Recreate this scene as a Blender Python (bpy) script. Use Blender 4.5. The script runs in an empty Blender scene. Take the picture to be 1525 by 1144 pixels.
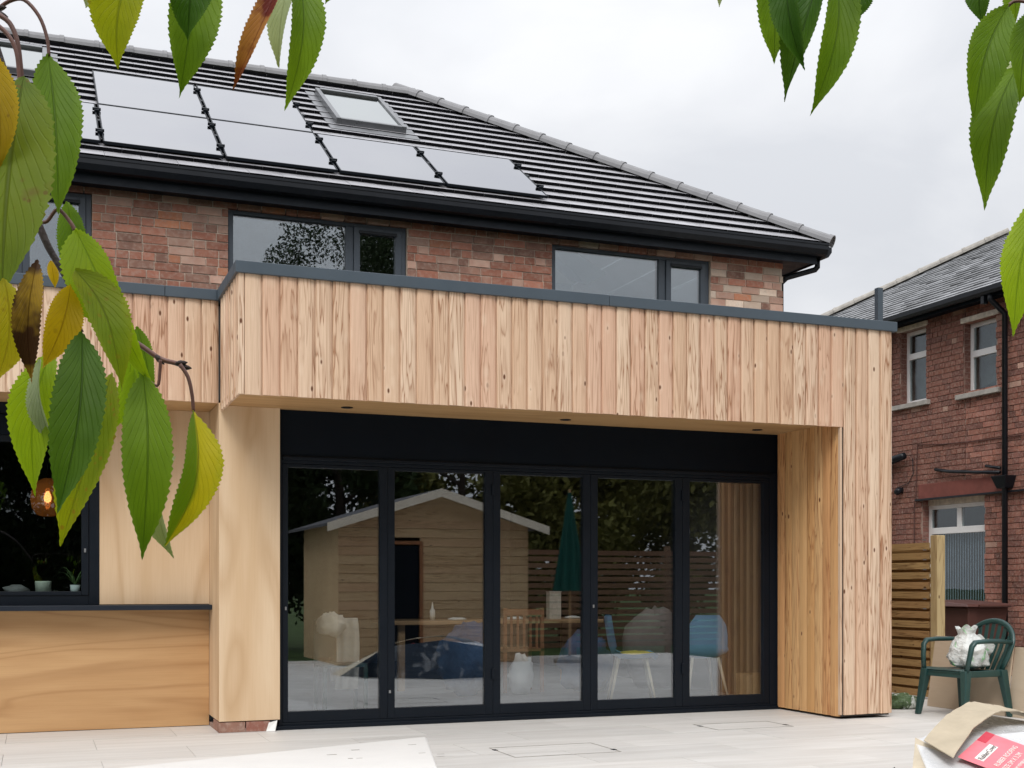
import bpy, math, random
from mathutils import Vector, Matrix, noise as mnoise
R = math.radians
sc = bpy.context.scene
col = sc.collection
random.seed(7)

# ------------------------------------------------------------------ camera, sky, sun, exposure
cam = bpy.data.objects.new('camera', bpy.data.cameras.new('camera'))
col.objects.link(cam)
cam.data.sensor_width = 36.0
cam.data.lens = 1831.5 / 1525.0 * 36.0
cam.data.shift_y = (870.2 - 572.0) / 1525.0
cam.data.clip_start = 0.05
cam.data.clip_end = 900
cam.location = (0, 0, 1.15)
cam.rotation_euler = (R(90), 0, -0.3699)
sc.camera = cam

SUN_DIR = Vector((-0.38, -0.62, 0.80)).normalized()      # towards the sun, behind the cloud
world = bpy.data.worlds.new('World')
sc.world = world
world.use_nodes = True
wn, wl = world.node_tree.nodes, world.node_tree.links
wn.clear()
def W(t, **kw):
    n = wn.new(t)
    for k, v in kw.items():
        setattr(n, k, v)
    return n
w_out = W('ShaderNodeOutputWorld'); w_bg = W('ShaderNodeBackground')
w_sky = W('ShaderNodeTexSky', sky_type='NISHITA', sun_disc=False)
w_sky.sun_elevation = math.asin(SUN_DIR.z); w_sky.sun_rotation = math.atan2(SUN_DIR.x, SUN_DIR.y)
w_tc = W('ShaderNodeTexCoord'); w_sep = W('ShaderNodeSeparateXYZ')
wl.new(w_tc.outputs['Generated'], w_sep.inputs[0])
# overcast luminance: brighter overhead than at the horizon, the same in every direction
w_cl = W('ShaderNodeMath', operation='MAXIMUM'); wl.new(w_sep.outputs['Z'], w_cl.inputs[0]); w_cl.inputs[1].default_value = 0.0
w_sq = W('ShaderNodeMath', operation='POWER'); wl.new(w_cl.outputs[0], w_sq.inputs[0]); w_sq.inputs[1].default_value = 2.0
w_lum = W('ShaderNodeMath', operation='MULTIPLY_ADD'); wl.new(w_sq.outputs[0], w_lum.inputs[0]); w_lum.inputs[1].default_value = 0.95; w_lum.inputs[2].default_value = 0.595
# cloud deck: direction projected on a flat layer
w_dn = W('ShaderNodeMath', operation='ADD'); wl.new(w_cl.outputs[0], w_dn.inputs[0]); w_dn.inputs[1].default_value = 0.22
w_px = W('ShaderNodeMath', operation='DIVIDE'); wl.new(w_sep.outputs['X'], w_px.inputs[0]); wl.new(w_dn.outputs[0], w_px.inputs[1])
w_py = W('ShaderNodeMath', operation='DIVIDE'); wl.new(w_sep.outputs['Y'], w_py.inputs[0]); wl.new(w_dn.outputs[0], w_py.inputs[1])
w_cb = W('ShaderNodeCombineXYZ'); wl.new(w_px.outputs[0], w_cb.inputs[0]); wl.new(w_py.outputs[0], w_cb.inputs[1])
w_no = W('ShaderNodeTexNoise'); w_no.inputs['Scale'].default_value = 2.3; w_no.inputs['Detail'].default_value = 6; w_no.inputs['Roughness'].default_value = 0.5; w_no.inputs['Distortion'].default_value = 0.35
wl.new(w_cb.outputs[0], w_no.inputs['Vector'])
w_rp = W('ShaderNodeValToRGB')
w_rp.color_ramp.elements[0].position = 0.36; w_rp.color_ramp.elements[0].color = (0.86, 0.88, 0.925, 1)
w_rp.color_ramp.elements[1].position = 0.66; w_rp.color_ramp.elements[1].color = (1.06, 1.07, 1.095, 1)
wl.new(w_no.outputs['Fac'], w_rp.inputs[0])
w_m = W('ShaderNodeVectorMath', operation='SCALE'); wl.new(w_rp.outputs[0], w_m.inputs[0]); wl.new(w_lum.outputs[0], w_m.inputs['Scale'])
w_k = W('ShaderNodeVectorMath', operation='SCALE'); wl.new(w_m.outputs[0], w_k.inputs[0]); w_k.inputs['Scale'].default_value = 10.0
w_mix = W('ShaderNodeMix', data_type='RGBA'); w_mix.inputs['Factor'].default_value = 0.95
wl.new(w_sky.outputs[0], w_mix.inputs['A']); wl.new(w_k.outputs[0], w_mix.inputs['B'])
wl.new(w_mix.outputs['Result'], w_bg.inputs['Color'])
w_bg.inputs['Strength'].default_value = 0.10
wl.new(w_bg.outputs[0], w_out.inputs[0])

sun = bpy.data.objects.new('sun', bpy.data.lights.new('sun', 'SUN'))
col.objects.link(sun)
sun.data.energy = 1.5
sun.data.angle = R(25)
sun.data.color = (1.0, 0.965, 0.92)
sun.rotation_euler = SUN_DIR.to_track_quat('Z', 'Y').to_euler()
sun.location = (-6, -8, 14)

sc.view_settings.view_transform = 'Standard'
sc.view_settings.look = 'None'
sc.view_settings.exposure = 0.38
sc.view_settings.gamma = 1.0
sc.view_settings.use_curve_mapping = False
sc.render.engine = 'CYCLES'
sc.cycles.use_denoising = True
sc.cycles.max_bounces = 10
sc.cycles.transparent_max_bounces = 16
sc.cycles.glossy_bounces = 5
sc.cycles.caustics_reflective = False
sc.cycles.caustics_refractive = False
sc.cycles.sample_clamp_indirect = 6

# ------------------------------------------------------------------ material helpers
class NT:
    def __init__(self, name):
        self.m = bpy.data.materials.new(name); self.m.use_nodes = True
        self.t = self.m.node_tree; self.t.nodes.clear()
        self.out = self.n('ShaderNodeOutputMaterial')
    def n(self, t, **kw):
        x = self.t.nodes.new(t)
        for k, v in kw.items():
            if k.startswith('i_'):
                x.inputs[k[2:].replace('_', ' ')].default_value = v
            else:
                setattr(x, k, v)
        return x
    def l(self, a, b): self.t.links.new(a, b)
    def coords(self, scale=(1, 1, 1), rnd=0.0, kind='Object'):
        tc = self.n('ShaderNodeTexCoord')
        src = tc.outputs[kind]
        if rnd:
            oi = self.n('ShaderNodeObjectInfo')
            mu = self.n('ShaderNodeVectorMath', operation='MULTIPLY'); self.l(oi.outputs['Random'], mu.inputs[0]); mu.inputs[1].default_value = (rnd * 3.1, rnd * 7.7, rnd)
            ad = self.n('ShaderNodeVectorMath', operation='ADD'); self.l(src, ad.inputs[0]); self.l(mu.outputs[0], ad.inputs[1]); src = ad.outputs[0]
        mp = self.n('ShaderNodeMapping'); mp.inputs['Scale'].default_value = scale; self.l(src, mp.inputs['Vector'])
        return mp.outputs[0]
    def noise(self, vec, scale, detail=4, rough=0.55, dist=0.0):
        x = self.n('ShaderNodeTexNoise'); x.inputs['Scale'].default_value = scale; x.inputs['Detail'].default_value = detail
        x.inputs['Roughness'].default_value = rough; x.inputs['Distortion'].default_value = dist
        self.l(vec, x.inputs['Vector']); return x.outputs['Fac']
    def ramp(self, fac, stops):
        x = self.n('ShaderNodeValToRGB'); cr = x.color_ramp
        while len(cr.elements) < len(stops): cr.elements.new(0.5)
        for e, (p, c) in zip(cr.elements, stops):
            e.position = p; e.color = (c[0], c[1], c[2], 1) if hasattr(c, '__len__') else (c, c, c, 1)
        self.l(fac, x.inputs[0]); return x.outputs[0]
    def mix(self, fac, a, b, blend='MIX'):
        x = self.n('ShaderNodeMix', data_type='RGBA', blend_type=blend)
        for s, v in (('Factor', fac), ('A', a), ('B', b)):
            if hasattr(v, 'is_output') or hasattr(v, 'links'): self.l(v, x.inputs[s])
            else: x.inputs[s].default_value = v if s == 'Factor' else (v[0], v[1], v[2], 1)
        return x.outputs['Result']
    def math(self, op, a, b=None, c=None):
        x = self.n('ShaderNodeMath', operation=op)
        for i, v in enumerate((a, b, c)):
            if v is None: continue
            if hasattr(v, 'links'): self.l(v, x.inputs[i])
            else: x.inputs[i].default_value = v
        return x.outputs[0]
    def rand(self): return self.n('ShaderNodeObjectInfo').outputs['Random']
    def bump(self, h, strength, dist=0.01):
        b = self.n('ShaderNodeBump'); b.inputs['Strength'].default_value = strength; b.inputs['Distance'].default_value = dist
        self.l(h, b.inputs['Height']); return b.outputs[0]
    def principled(self, color, rough=0.6, spec=0.5, bump=None, metal=0.0, ior=1.5, coat=0.0):
        p = self.n('ShaderNodeBsdfPrincipled')
        if hasattr(color, 'links'): self.l(color, p.inputs['Base Color'])
        else: p.inputs['Base Color'].default_value = (*color, 1)
        if hasattr(rough, 'links'): self.l(rough, p.inputs['Roughness'])
        else: p.inputs['Roughness'].default_value = rough
        p.inputs['Specular IOR Level'].default_value = spec; p.inputs['Metallic'].default_value = metal; p.inputs['IOR'].default_value = ior
        p.inputs['Coat Weight'].default_value = coat
        if bump is not None: self.l(bump, p.inputs['Normal'])
        self.l(p.outputs[0], self.out.inputs[0]); return p

def simple(name, c, rough=0.6, spec=0.4, var=0.12, scale=6.0, bump=0.15, metal=0.0, bscale=60.0, ior=1.5):
    t = NT(name); v = t.coords(rnd=3.0)
    n = t.noise(v, scale, 5, 0.6)
    a = tuple(x * (1 - var) for x in c); b = tuple(min(1, x * (1 + var)) for x in c)
    cc = t.ramp(n, [(0.3, a), (0.7, b)])
    rr = t.ramp(t.noise(v, scale * 2.3, 3), [(0.3, max(0.02, rough - 0.08)), (0.7, min(1, rough + 0.08))])
    bp = t.bump(t.noise(v, bscale, 4, 0.6), bump, 0.004) if bump else None
    t.principled(cc, rr, spec, bp, metal, ior)
    return t.m

def larch(name, pale, mid, dark, axis='Z'):
    """planed larch board: long grain, flame figure and knots, a new piece of tree for each board"""
    t = NT(name)
    sc3 = {'Z': lambda a, b: (a, a, b), 'X': lambda a, b: (b, a, a), 'Y': lambda a, b: (a, b, a)}[axis]
    fine = t.noise(t.coords(sc3(150, 3.0), 9.0), 1.0, 4, 0.6)
    flame_v = t.coords(sc3(13, 0.75), 9.0)
    fl = t.noise(flame_v, 1.0, 3, 0.5, 0.4)
    rings = t.math('FRACT', t.math('MULTIPLY', fl, 9.0))
    line = t.ramp(rings, [(0.0, 1.0), (0.10, 0.45), (0.45, 0.0), (0.86, 0.0), (1.0, 0.9)])
    soft = t.noise(t.coords(sc3(5, 1.0), 9.0), 1.0, 3)
    base = t.mix(t.ramp(t.rand(), [(0.0, 0.0), (1.0, 1.0)]), pale, mid)
    base = t.mix(t.ramp(soft, [(0.35, 0.0), (0.72, 0.60)]), base, mid)
    pink = t.math('FRACT', t.math('MULTIPLY', t.rand(), 7.31))
    base = t.mix(t.ramp(pink, [(0.55, 0.0), (0.9, 0.65)]), base, (mid[0] * 1.02, mid[1] * 0.93, mid[2] * 0.98))
    base = t.mix(t.math('MULTIPLY', line, t.ramp(t.noise(t.coords(sc3(3, 0.5), 17.0), 1.0, 1), [(0.36, 0.0), (0.56, 1.0)])), base, dark)
    base = t.mix(t.ramp(fine, [(0.42, 0.0), (0.72, 0.30)]), base, dark)
    vo = t.n('ShaderNodeTexVoronoi'); vo.inputs['Scale'].default_value = 1.0; vo.inputs['Randomness'].default_value = 1.0
    t.l(t.coords(sc3(11.0, 5.0), 9.0), vo.inputs['Vector'])
    kd = t.math('MULTIPLY', t.ramp(vo.outputs['Distance'], [(0.0, 1.0), (0.07, 1.0), (0.125, 0.0)]), t.ramp(t.n_sep(vo.outputs['Color']), [(0.36, 0.0), (0.38, 1.0)]))
    halo = t.ramp(vo.outputs['Distance'], [(0.1, 0.35), (0.32, 0.0)])
    base = t.mix(halo, base, pale, 'MIX')
    base = t.mix(kd, base, (dark[0] * 0.42, dark[1] * 0.34, dark[2] * 0.30))
    bp = t.bump(t.math('ADD', fine, t.math('MULTIPLY', line, 0.6)), 0.25, 0.002)
    t.principled(base, 0.62, 0.25, bp)
    return t.m
def _nsep(self, c):
    x = self.n('ShaderNodeSeparateColor'); self.l(c, x.inputs[0]); return x.outputs[0]
NT.n_sep = _nsep

def plywood(name, a, b, dark, axis='X', stretch=0.16, rings=7.0):
    t = NT(name)
    s = {'X': (stretch, 1, 1), 'Z': (1, 1, stretch), 'Y': (1, stretch, 1)}[axis]
    v = t.coords(tuple(x * 2.2 for x in s), 5.0)
    n = t.noise(v, 1.0, 2, 0.45, 0.6)
    r = t.math('FRACT', t.math('MULTIPLY', n, rings))
    line = t.ramp(r, [(0.0, 0.8), (0.18, 0.15), (0.5, 0.0), (0.8, 0.1), (1.0, 0.8)])
    broad = t.noise(t.coords(tuple(x * 5 for x in s), 5.0), 1.0, 3)
    fine = t.noise(t.coords(tuple(x * 130 if x == 1 else x * 20 for x in s), 5.0), 1.0, 4)
    c = t.mix(t.ramp(broad, [(0.3, 0.0), (0.72, 1.0)]), a, b)
    c = t.mix(t.math('MULTIPLY', line, 0.52), c, dark)
    c = t.mix(t.ramp(fine, [(0.45, 0.0), (0.8, 0.20)]), c, dark)
    t.principled(c, 0.5, 0.3, t.bump(fine, 0.12, 0.002))
    return t.m

def glass(name, ior, tint=(0.9, 0.94, 0.95), wave=0.0, wscale=1.2):
    t = NT(name)
    fr = t.n('ShaderNodeFresnel')
    bf = t.n('ShaderNodeNewGeometry').outputs['Backfacing']      # both faces of the pane reflect alike
    t.l(t.math('ADD', t.math('MULTIPLY', bf, 1.0 / ior - ior), ior), fr.inputs['IOR'])
    tr = t.n('ShaderNodeBsdfTransparent'); tr.inputs[0].default_value = (*tint, 1)
    gl = t.n('ShaderNodeBsdfAnisotropic') if False else t.n('ShaderNodeBsdfGlossy')
    gl.inputs['Roughness'].default_value = 0.004; gl.inputs['Color'].default_value = (0.93, 0.96, 1.0, 1)
    if wave:
        b = t.bump(t.noise(t.coords(rnd=4.0), wscale, 1), wave, 0.02)
        t.l(b, gl.inputs['Normal'])
    mx = t.n('ShaderNodeMixShader'); t.l(fr.outputs[0], mx.inputs[0]); t.l(tr.outputs[0], mx.inputs[1]); t.l(gl.outputs[0], mx.inputs[2])
    t.l(mx.outputs[0], t.out.inputs[0])
    return t.m

def brickmat(name, c, c2, rough=0.9):
    t = NT(name); v = t.coords(rnd=30.0, scale=(1, 1, 1))
    # real-size grain: bricks are unit blocks scaled to size, so use world metres
    g = t.n('ShaderNodeNewGeometry').outputs['Position']
    n = t.noise(g, 28, 5, 0.65); n2 = t.noise(g, 9, 3, 0.5)
    col_ = t.mix(t.ramp(n2, [(0.35, 0.0), (0.7, 1.0)]), c, c2)
    tone = t.ramp(t.rand(), [(0.0, 0.80), (1.0, 1.38)])
    col_ = t.mix(1.0, col_, tone, 'MULTIPLY')
    col_ = t.mix(t.ramp(n, [(0.47, 0.0), (0.75, 0.6)]), col_, (0.47, 0.36, 0.30))
    t.principled(col_, rough, 0.2, t.bump(n, 0.5, 0.006))
    return t.m

def leafmat(name, a, b, vein, spots=None, trans=0.42, halves=False):
    t = NT(name)
    uv = t.n('ShaderNodeUVMap').outputs[0]
    sx = t.n('ShaderNodeSeparateXYZ'); t.l(uv, sx.inputs[0])
    u = t.math('ABSOLUTE', t.math('SUBTRACT', sx.outputs['X'], 0.5)); v = sx.outputs['Y']
    rnd = t.coords(rnd=5.0)
    n = t.noise(rnd, 45, 4, 0.6); n2 = t.noise(rnd, 14, 2, 0.5)
    side_ = t.math('ADD', t.math('MULTIPLY', t.math('SUBTRACT', n2, 0.5), 0.5), sx.outputs['X']) if halves else n2
    c = t.mix(t.ramp(side_, [(0.46, 0.0), (0.58, 1.0)] if halves else [(0.35, 0.0), (0.68, 1.0)]), a, b)
    c = t.mix(t.ramp(n, [(0.4, 0.0), (0.8, 0.3)]), c, tuple(x * 0.5 for x in a))
    rim = t.ramp(u, [(0.34, 0.0), (0.5, 0.35)])                 # blades pale and dry slightly towards the margin
    c = t.mix(t.math('MULTIPLY', rim, t.ramp(n, [(0.35, 0.2), (0.6, 1.0)])), c, tuple(min(1, x * 1.35 + .02) for x in b))
    ph = t.math('FRACT', t.math('ADD', t.math('SUBTRACT', t.math('MULTIPLY', v, 11.0), t.math('MULTIPLY', t.math('POWER', u, 0.8), 8.0)), t.math('MULTIPLY', n2, 1.1)))
    pv = t.math('ABSOLUTE', t.math('SUBTRACT', ph, 0.5))
    side = t.ramp(pv, [(0.0, 0.75), (0.05, 0.4), (0.14, 0.0)])
    mid = t.ramp(u, [(0.0, 1.0), (0.012, 0.9), (0.03, 0.0)])
    vv = t.math('MAXIMUM', t.math('MULTIPLY', side, 0.30), mid)
    c = t.mix(t.math('MULTIPLY', vv, 0.6), c, vein)
    if spots:
        vo = t.n('ShaderNodeTexVoronoi'); vo.inputs['Scale'].default_value = 170; t.l(rnd, vo.inputs['Vector'])
        big = t.noise(rnd, 22, 4, 0.7)
        s1 = t.ramp(vo.outputs['Distance'], [(0.14, 0.9), (0.26, 0.0)])
        s1 = t.math('MULTIPLY', s1, t.ramp(big, [(0.45, 0.0), (0.6, 1.0)]))
        s2 = t.ramp(big, [(spots[1], 0.0), (spots[1] + 0.10, 0.95)])
        c = t.mix(t.math('MAXIMUM', s1, s2), c, spots[0])
    bmp = t.bump(t.math('SUBTRACT', t.math('MULTIPLY', n, 0.5), vv), 0.55, 0.0016)
    p = t.n('ShaderNodeBsdfPrincipled'); t.l(c, p.inputs['Base Color']); p.inputs['Roughness'].default_value = 0.5; p.inputs['Specular IOR Level'].default_value = 0.22; t.l(bmp, p.inputs['Normal'])
    tr = t.n('ShaderNodeBsdfTranslucent'); tc = t.mix(1.0, c, (1.25, 1.25, 0.55), 'MULTIPLY'); t.l(tc, tr.inputs[0]); t.l(bmp, tr.inputs['Normal'])
    mx = t.n('ShaderNodeMixShader'); mx.inputs[0].default_value = trans
    t.l(p.outputs[0], mx.inputs[1]); t.l(tr.outputs[0], mx.inputs[2]); t.l(mx.outputs[0], t.out.inputs[0])
    return t.m

M = {}
M['larch'] = larch('larch_cladding', (0.745, 0.585, 0.44), (0.635, 0.44, 0.30), (0.29, 0.135, 0.068))
M['larch_orange'] = larch('larch_orange', (0.71, 0.455, 0.225), (0.61, 0.345, 0.145), (0.30, 0.12, 0.045))  # more orange larch tones, used for the reveal boards
M['ply_h'] = plywood('plywood_horizontal', (0.475, 0.275, 0.125), (0.57, 0.355, 0.175), (0.30, 0.145, 0.055), 'X', 0.16, 8)
M['ply_v'] = plywood('plywood_vertical', (0.60, 0.425, 0.26), (0.70, 0.54, 0.37), (0.42, 0.25, 0.12), 'Z', 0.12, 7)
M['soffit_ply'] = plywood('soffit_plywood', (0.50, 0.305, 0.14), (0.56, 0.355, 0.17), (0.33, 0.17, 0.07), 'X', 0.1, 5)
M['coping'] = simple('anthracite_aluminium', (0.055, 0.075, 0.095), 0.42, 0.5, 0.06, 3, 0.03)
M['frame'] = simple('anthracite_window_frame', (0.045, 0.058, 0.075), 0.4, 0.5, 0.06, 3, 0.03)
M['black_frame'] = simple('black_aluminium', (0.005, 0.008, 0.013), 0.45, 0.18, 0.1, 3, 0.03)
M['black_panel'] = simple('black_panel', (0.003, 0.006, 0.011), 0.55, 0.12, 0.1, 3, 0.03)
M['black_plastic'] = simple('black_plastic', (0.008, 0.010, 0.014), 0.38, 0.3, 0.15, 5, 0.05)
M['fascia'] = simple('dark_fascia', (0.014, 0.019, 0.028), 0.42, 0.25, 0.1, 3, 0.03)
M['pane'] = glass('window_glass', 2.55, (0.86, 0.92, 0.93), 0.05, 1.4)
M['door_pane'] = glass('door_glass', 2.3, (0.93, 0.96, 0.97), 0.012, 0.9)
M['clear_pane'] = glass('clear_glass', 1.5, (0.97, 0.98, 0.98))
M['kitchen_pane'] = glass('kitchen_glass', 1.6, (0.8, 0.86, 0.86), 0.01, 0.9)
M['roof_tile'] = simple('grey_concrete_tile', (0.47, 0.465, 0.49), 0.40, 0.5, 0.10, 2.0, 0.06, metal=0.55, bscale=90)
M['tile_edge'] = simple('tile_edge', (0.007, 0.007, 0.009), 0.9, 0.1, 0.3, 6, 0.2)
M['ridge'] = simple('pale_ridge_tile', (0.25, 0.25, 0.26), 0.75, 0.3, 0.14, 4, 0.3)
def solar():
    t = NT('solar_glass'); v = t.coords(rnd=3.0)
    c = t.ramp(t.noise(v, 0.9, 2), [(0.3, (0.29, 0.295, 0.325)), (0.7, (0.315, 0.32, 0.34))])
    t.principled(c, 0.06, 0.5, None, 1.0); return t.m
M['solar'] = solar()
M['rooflight_glass'] = simple('rooflight_glass', (0.33, 0.355, 0.35), 0.05, 0.5, 0.02, 1, 0.0, metal=1.0)
M['zinc'] = simple('grey_flashing', (0.30, 0.31, 0.32), 0.38, 0.5, 0.12, 3, 0.05, metal=0.6)
M['rooflight_frame'] = simple('rooflight_frame', (0.16, 0.165, 0.175), 0.35, 0.5, 0.12, 3, 0.05, metal=0.5)
M['mortar'] = simple('mortar', (0.58, 0.48, 0.39), 0.95, 0.15, 0.2, 8, 0.5)
M['mortar_dark'] = simple('weathered_mortar', (0.33, 0.235, 0.195), 0.95, 0.15, 0.25, 8, 0.5)
M['brick_red'] = brickmat('brick_red', (0.30, 0.125, 0.085), (0.36, 0.165, 0.115))
M['brick_brown'] = brickmat('brick_brown', (0.23, 0.125, 0.095), (0.31, 0.17, 0.125))
M['brick_orange'] = brickmat('brick_orange', (0.42, 0.18, 0.10), (0.37, 0.16, 0.10))
M['brick_pink'] = brickmat('brick_pink', (0.40, 0.235, 0.18), (0.47, 0.31, 0.24))
M['brick_pale'] = brickmat('brick_pale', (0.55, 0.42, 0.33), (0.60, 0.50, 0.41))
M['brick_n1'] = brickmat('old_brick_red', (0.235, 0.098, 0.074), (0.29, 0.135, 0.10))
M['brick_n2'] = brickmat('old_brick_dark', (0.165, 0.076, 0.061), (0.235, 0.106, 0.082))
M['brick_n3'] = brickmat('old_brick_bright', (0.27, 0.115, 0.08), (0.23, 0.10, 0.075))
M['slate'] = simple('weathered_slate', (0.20, 0.205, 0.215), 0.5, 0.5, 0.55, 1.2, 0.4, bscale=30)
M['stone'] = simple('grey_stone', (0.36, 0.34, 0.31), 0.85, 0.2, 0.25, 9, 0.5)
M['cream_paint'] = simple('flaking_cream_paint', (0.66, 0.60, 0.51), 0.75, 0.25, 0.22, 14, 0.5)
M['red_paint'] = simple('red_painted_lintel', (0.20, 0.065, 0.05), 0.7, 0.3, 0.15, 7, 0.3)
M['upvc'] = simple('white_upvc', (0.80, 0.80, 0.79), 0.35, 0.5, 0.03, 3, 0.02)
M['white'] = simple('white_paint', (0.80, 0.80, 0.78), 0.6, 0.3, 0.04, 3, 0.05)
M['dark_wall'] = simple('dark_painted_wall', (0.045, 0.042, 0.042), 0.7, 0.25, 0.1, 2, 0.05)
M['grey_wall'] = simple('pale_grey_wall', (0.42, 0.45, 0.48), 0.8, 0.2, 0.05, 2, 0.05)
M['room_floor'] = simple('grey_room_floor', (0.20, 0.20, 0.21), 0.45, 0.4, 0.1, 2, 0.05)
M['fence_wood'] = larch('treated_fence_wood', (0.44, 0.30, 0.135), (0.37, 0.235, 0.10), (0.17, 0.095, 0.04), 'Y')
M['post_wood'] = larch('treated_post_wood', (0.50, 0.40, 0.22), (0.44, 0.33, 0.17), (0.25, 0.16, 0.07), 'Z')
M['sheet_board'] = plywood('raw_sheet_board', (0.50, 0.40, 0.29), (0.55, 0.455, 0.345), (0.36, 0.27, 0.19), 'Y', 0.3, 3)
M['green_plastic'] = simple('dark_green_plastic', (0.014, 0.050, 0.046), 0.38, 0.5, 0.15, 4, 0.06)
M['brown_plastic'] = simple('brown_bin_plastic', (0.085, 0.035, 0.028), 0.5, 0.4, 0.12, 4, 0.08)
M['cardboard'] = simple('brown_cardboard', (0.46, 0.395, 0.295), 0.85, 0.15, 0.10, 7, 0.15)
M['polythene'] = simple('white_polythene', (0.60, 0.61, 0.62), 0.25, 0.5, 0.10, 9, 0.8, bscale=16)
M['sack'] = simple('beige_sack', (0.55, 0.48, 0.37), 0.8, 0.2, 0.12, 8, 0.3)
M['label_red'] = simple('pink_red_label', (0.76, 0.18, 0.22), 0.4, 0.4, 0.14, 6, 0.05)
M['label_dark'] = simple('crimson_label_strip', (0.55, 0.02, 0.05), 0.4, 0.4, 0.1, 6, 0.05)
M['label_white'] = simple('label_white', (0.86, 0.80, 0.76), 0.5, 0.3, 0.04, 6, 0.02)
M['ink'] = simple('label_ink', (0.09, 0.08, 0.08), 0.6, 0.2, 0.05, 6, 0.0)
M['white_board'] = simple('white_sheet', (0.70, 0.69, 0.67), 0.7, 0.25, 0.03, 3, 0.08)
M['bark'] = simple('cherry_bark', (0.045, 0.030, 0.028), 0.6, 0.4, 0.3, 60, 0.4, bscale=300)
M['stalk'] = simple('leaf_stalk', (0.16, 0.075, 0.06), 0.5, 0.4, 0.3, 60, 0.1)
def slabmat():
    t = NT('pale_porcelain_slab')
    g = t.n('ShaderNodeNewGeometry').outputs['Position']
    oi = t.rand()
    cb = t.n('ShaderNodeCombineXYZ'); t.l(t.math('MULTIPLY', oi, 40.0), cb.inputs[2])
    ad = t.n('ShaderNodeVectorMath', operation='ADD'); t.l(g, ad.inputs[0]); t.l(cb.outputs[0], ad.inputs[1])
    mp = t.n('ShaderNodeMapping'); mp.inputs['Scale'].default_value = (1.1, 11, 1); t.l(ad.outputs[0], mp.inputs['Vector'])
    s = t.noise(mp.outputs[0], 1.0, 5, 0.6, 0.3)
    d = t.noise(g, 1.1, 4, 0.6)
    f = t.noise(g, 55, 3, 0.7)
    c = t.mix(t.ramp(s, [(0.32, 0.0), (0.7, 1.0)]), (0.565, 0.545, 0.515), (0.67, 0.655, 0.63))
    c = t.mix(1.0, c, t.ramp(oi, [(0.0, 0.93), (1.0, 1.05)]), 'MULTIPLY')
    c = t.mix(t.ramp(d, [(0.52, 0.0), (0.75, 0.30)]), c, (0.53, 0.49, 0.44))
    c = t.mix(t.ramp(f, [(0.70, 0.0), (0.82, 0.28)]), c, (0.30, 0.27, 0.24))
    t.principled(c, t.ramp(d, [(0.3, 0.42), (0.7, 0.6)]), 0.35, t.bump(s, 0.08, 0.003))
    return t.m
M['slab'] = slabmat()
M['grout'] = simple('pale_grout', (0.52, 0.50, 0.47), 0.95, 0.1, 0.15, 10, 0.2)
M['lawn'] = simple('lawn', (0.055, 0.085, 0.028), 0.95, 0.1, 0.4, 3, 0.6, bscale=40)
M['path'] = simple('concrete_path', (0.30, 0.29, 0.275), 0.95, 0.15, 0.15, 3, 0.4)
LEAF = {
 'green': leafmat('leaf_green', (0.095, 0.185, 0.012), (0.165, 0.275, 0.016), (0.05, 0.10, 0.012)),
 'dark': leafmat('leaf_dark_green', (0.040, 0.110, 0.008), (0.075, 0.155, 0.010), (0.018, 0.045, 0.006), trans=0.30),
 'olive': leafmat('leaf_olive', (0.115, 0.180, 0.016), (0.175, 0.235, 0.020), (0.07, 0.095, 0.02), ((0.16, 0.12, 0.025), 0.60)),
 'lime': leafmat('leaf_lime', (0.215, 0.345, 0.014), (0.29, 0.41, 0.016), (0.12, 0.21, 0.014), trans=0.5),
 'yellowgreen': leafmat('leaf_yellow_green', (0.19, 0.27, 0.012), (0.32, 0.35, 0.014), (0.13, 0.16, 0.02), ((0.28, 0.20, 0.02), 0.68), trans=0.5),
 'yellow': leafmat('leaf_yellow', (0.58, 0.42, 0.018), (0.38, 0.37, 0.02), (0.30, 0.24, 0.02), ((0.20, 0.10, 0.015), 0.64)),
 'mustard': leafmat('leaf_mustard', (0.50, 0.32, 0.012), (0.60, 0.40, 0.014), (0.27, 0.16, 0.012), ((0.14, 0.06, 0.015), 0.60)),
 'brown': leafmat('leaf_brown_spotted', (0.40, 0.25, 0.025), (0.28, 0.15, 0.02), (0.10, 0.05, 0.015), ((0.050, 0.018, 0.010), 0.47), trans=0.2),
 'redbrown': leafmat('leaf_red_brown', (0.34, 0.095, 0.025), (0.45, 0.20, 0.06), (0.16, 0.035, 0.015), ((0.13, 0.014, 0.014), 0.50), trans=0.25),
 'pale': leafmat('leaf_pale_underside', (0.34, 0.41, 0.22), (0.44, 0.49, 0.32), (0.24, 0.29, 0.16), trans=0.25),
 'twotone': leafmat('leaf_two_tone', (0.50, 0.43, 0.014), (0.13, 0.23, 0.012), (0.12, 0.16, 0.014), halves=True),
}

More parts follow.
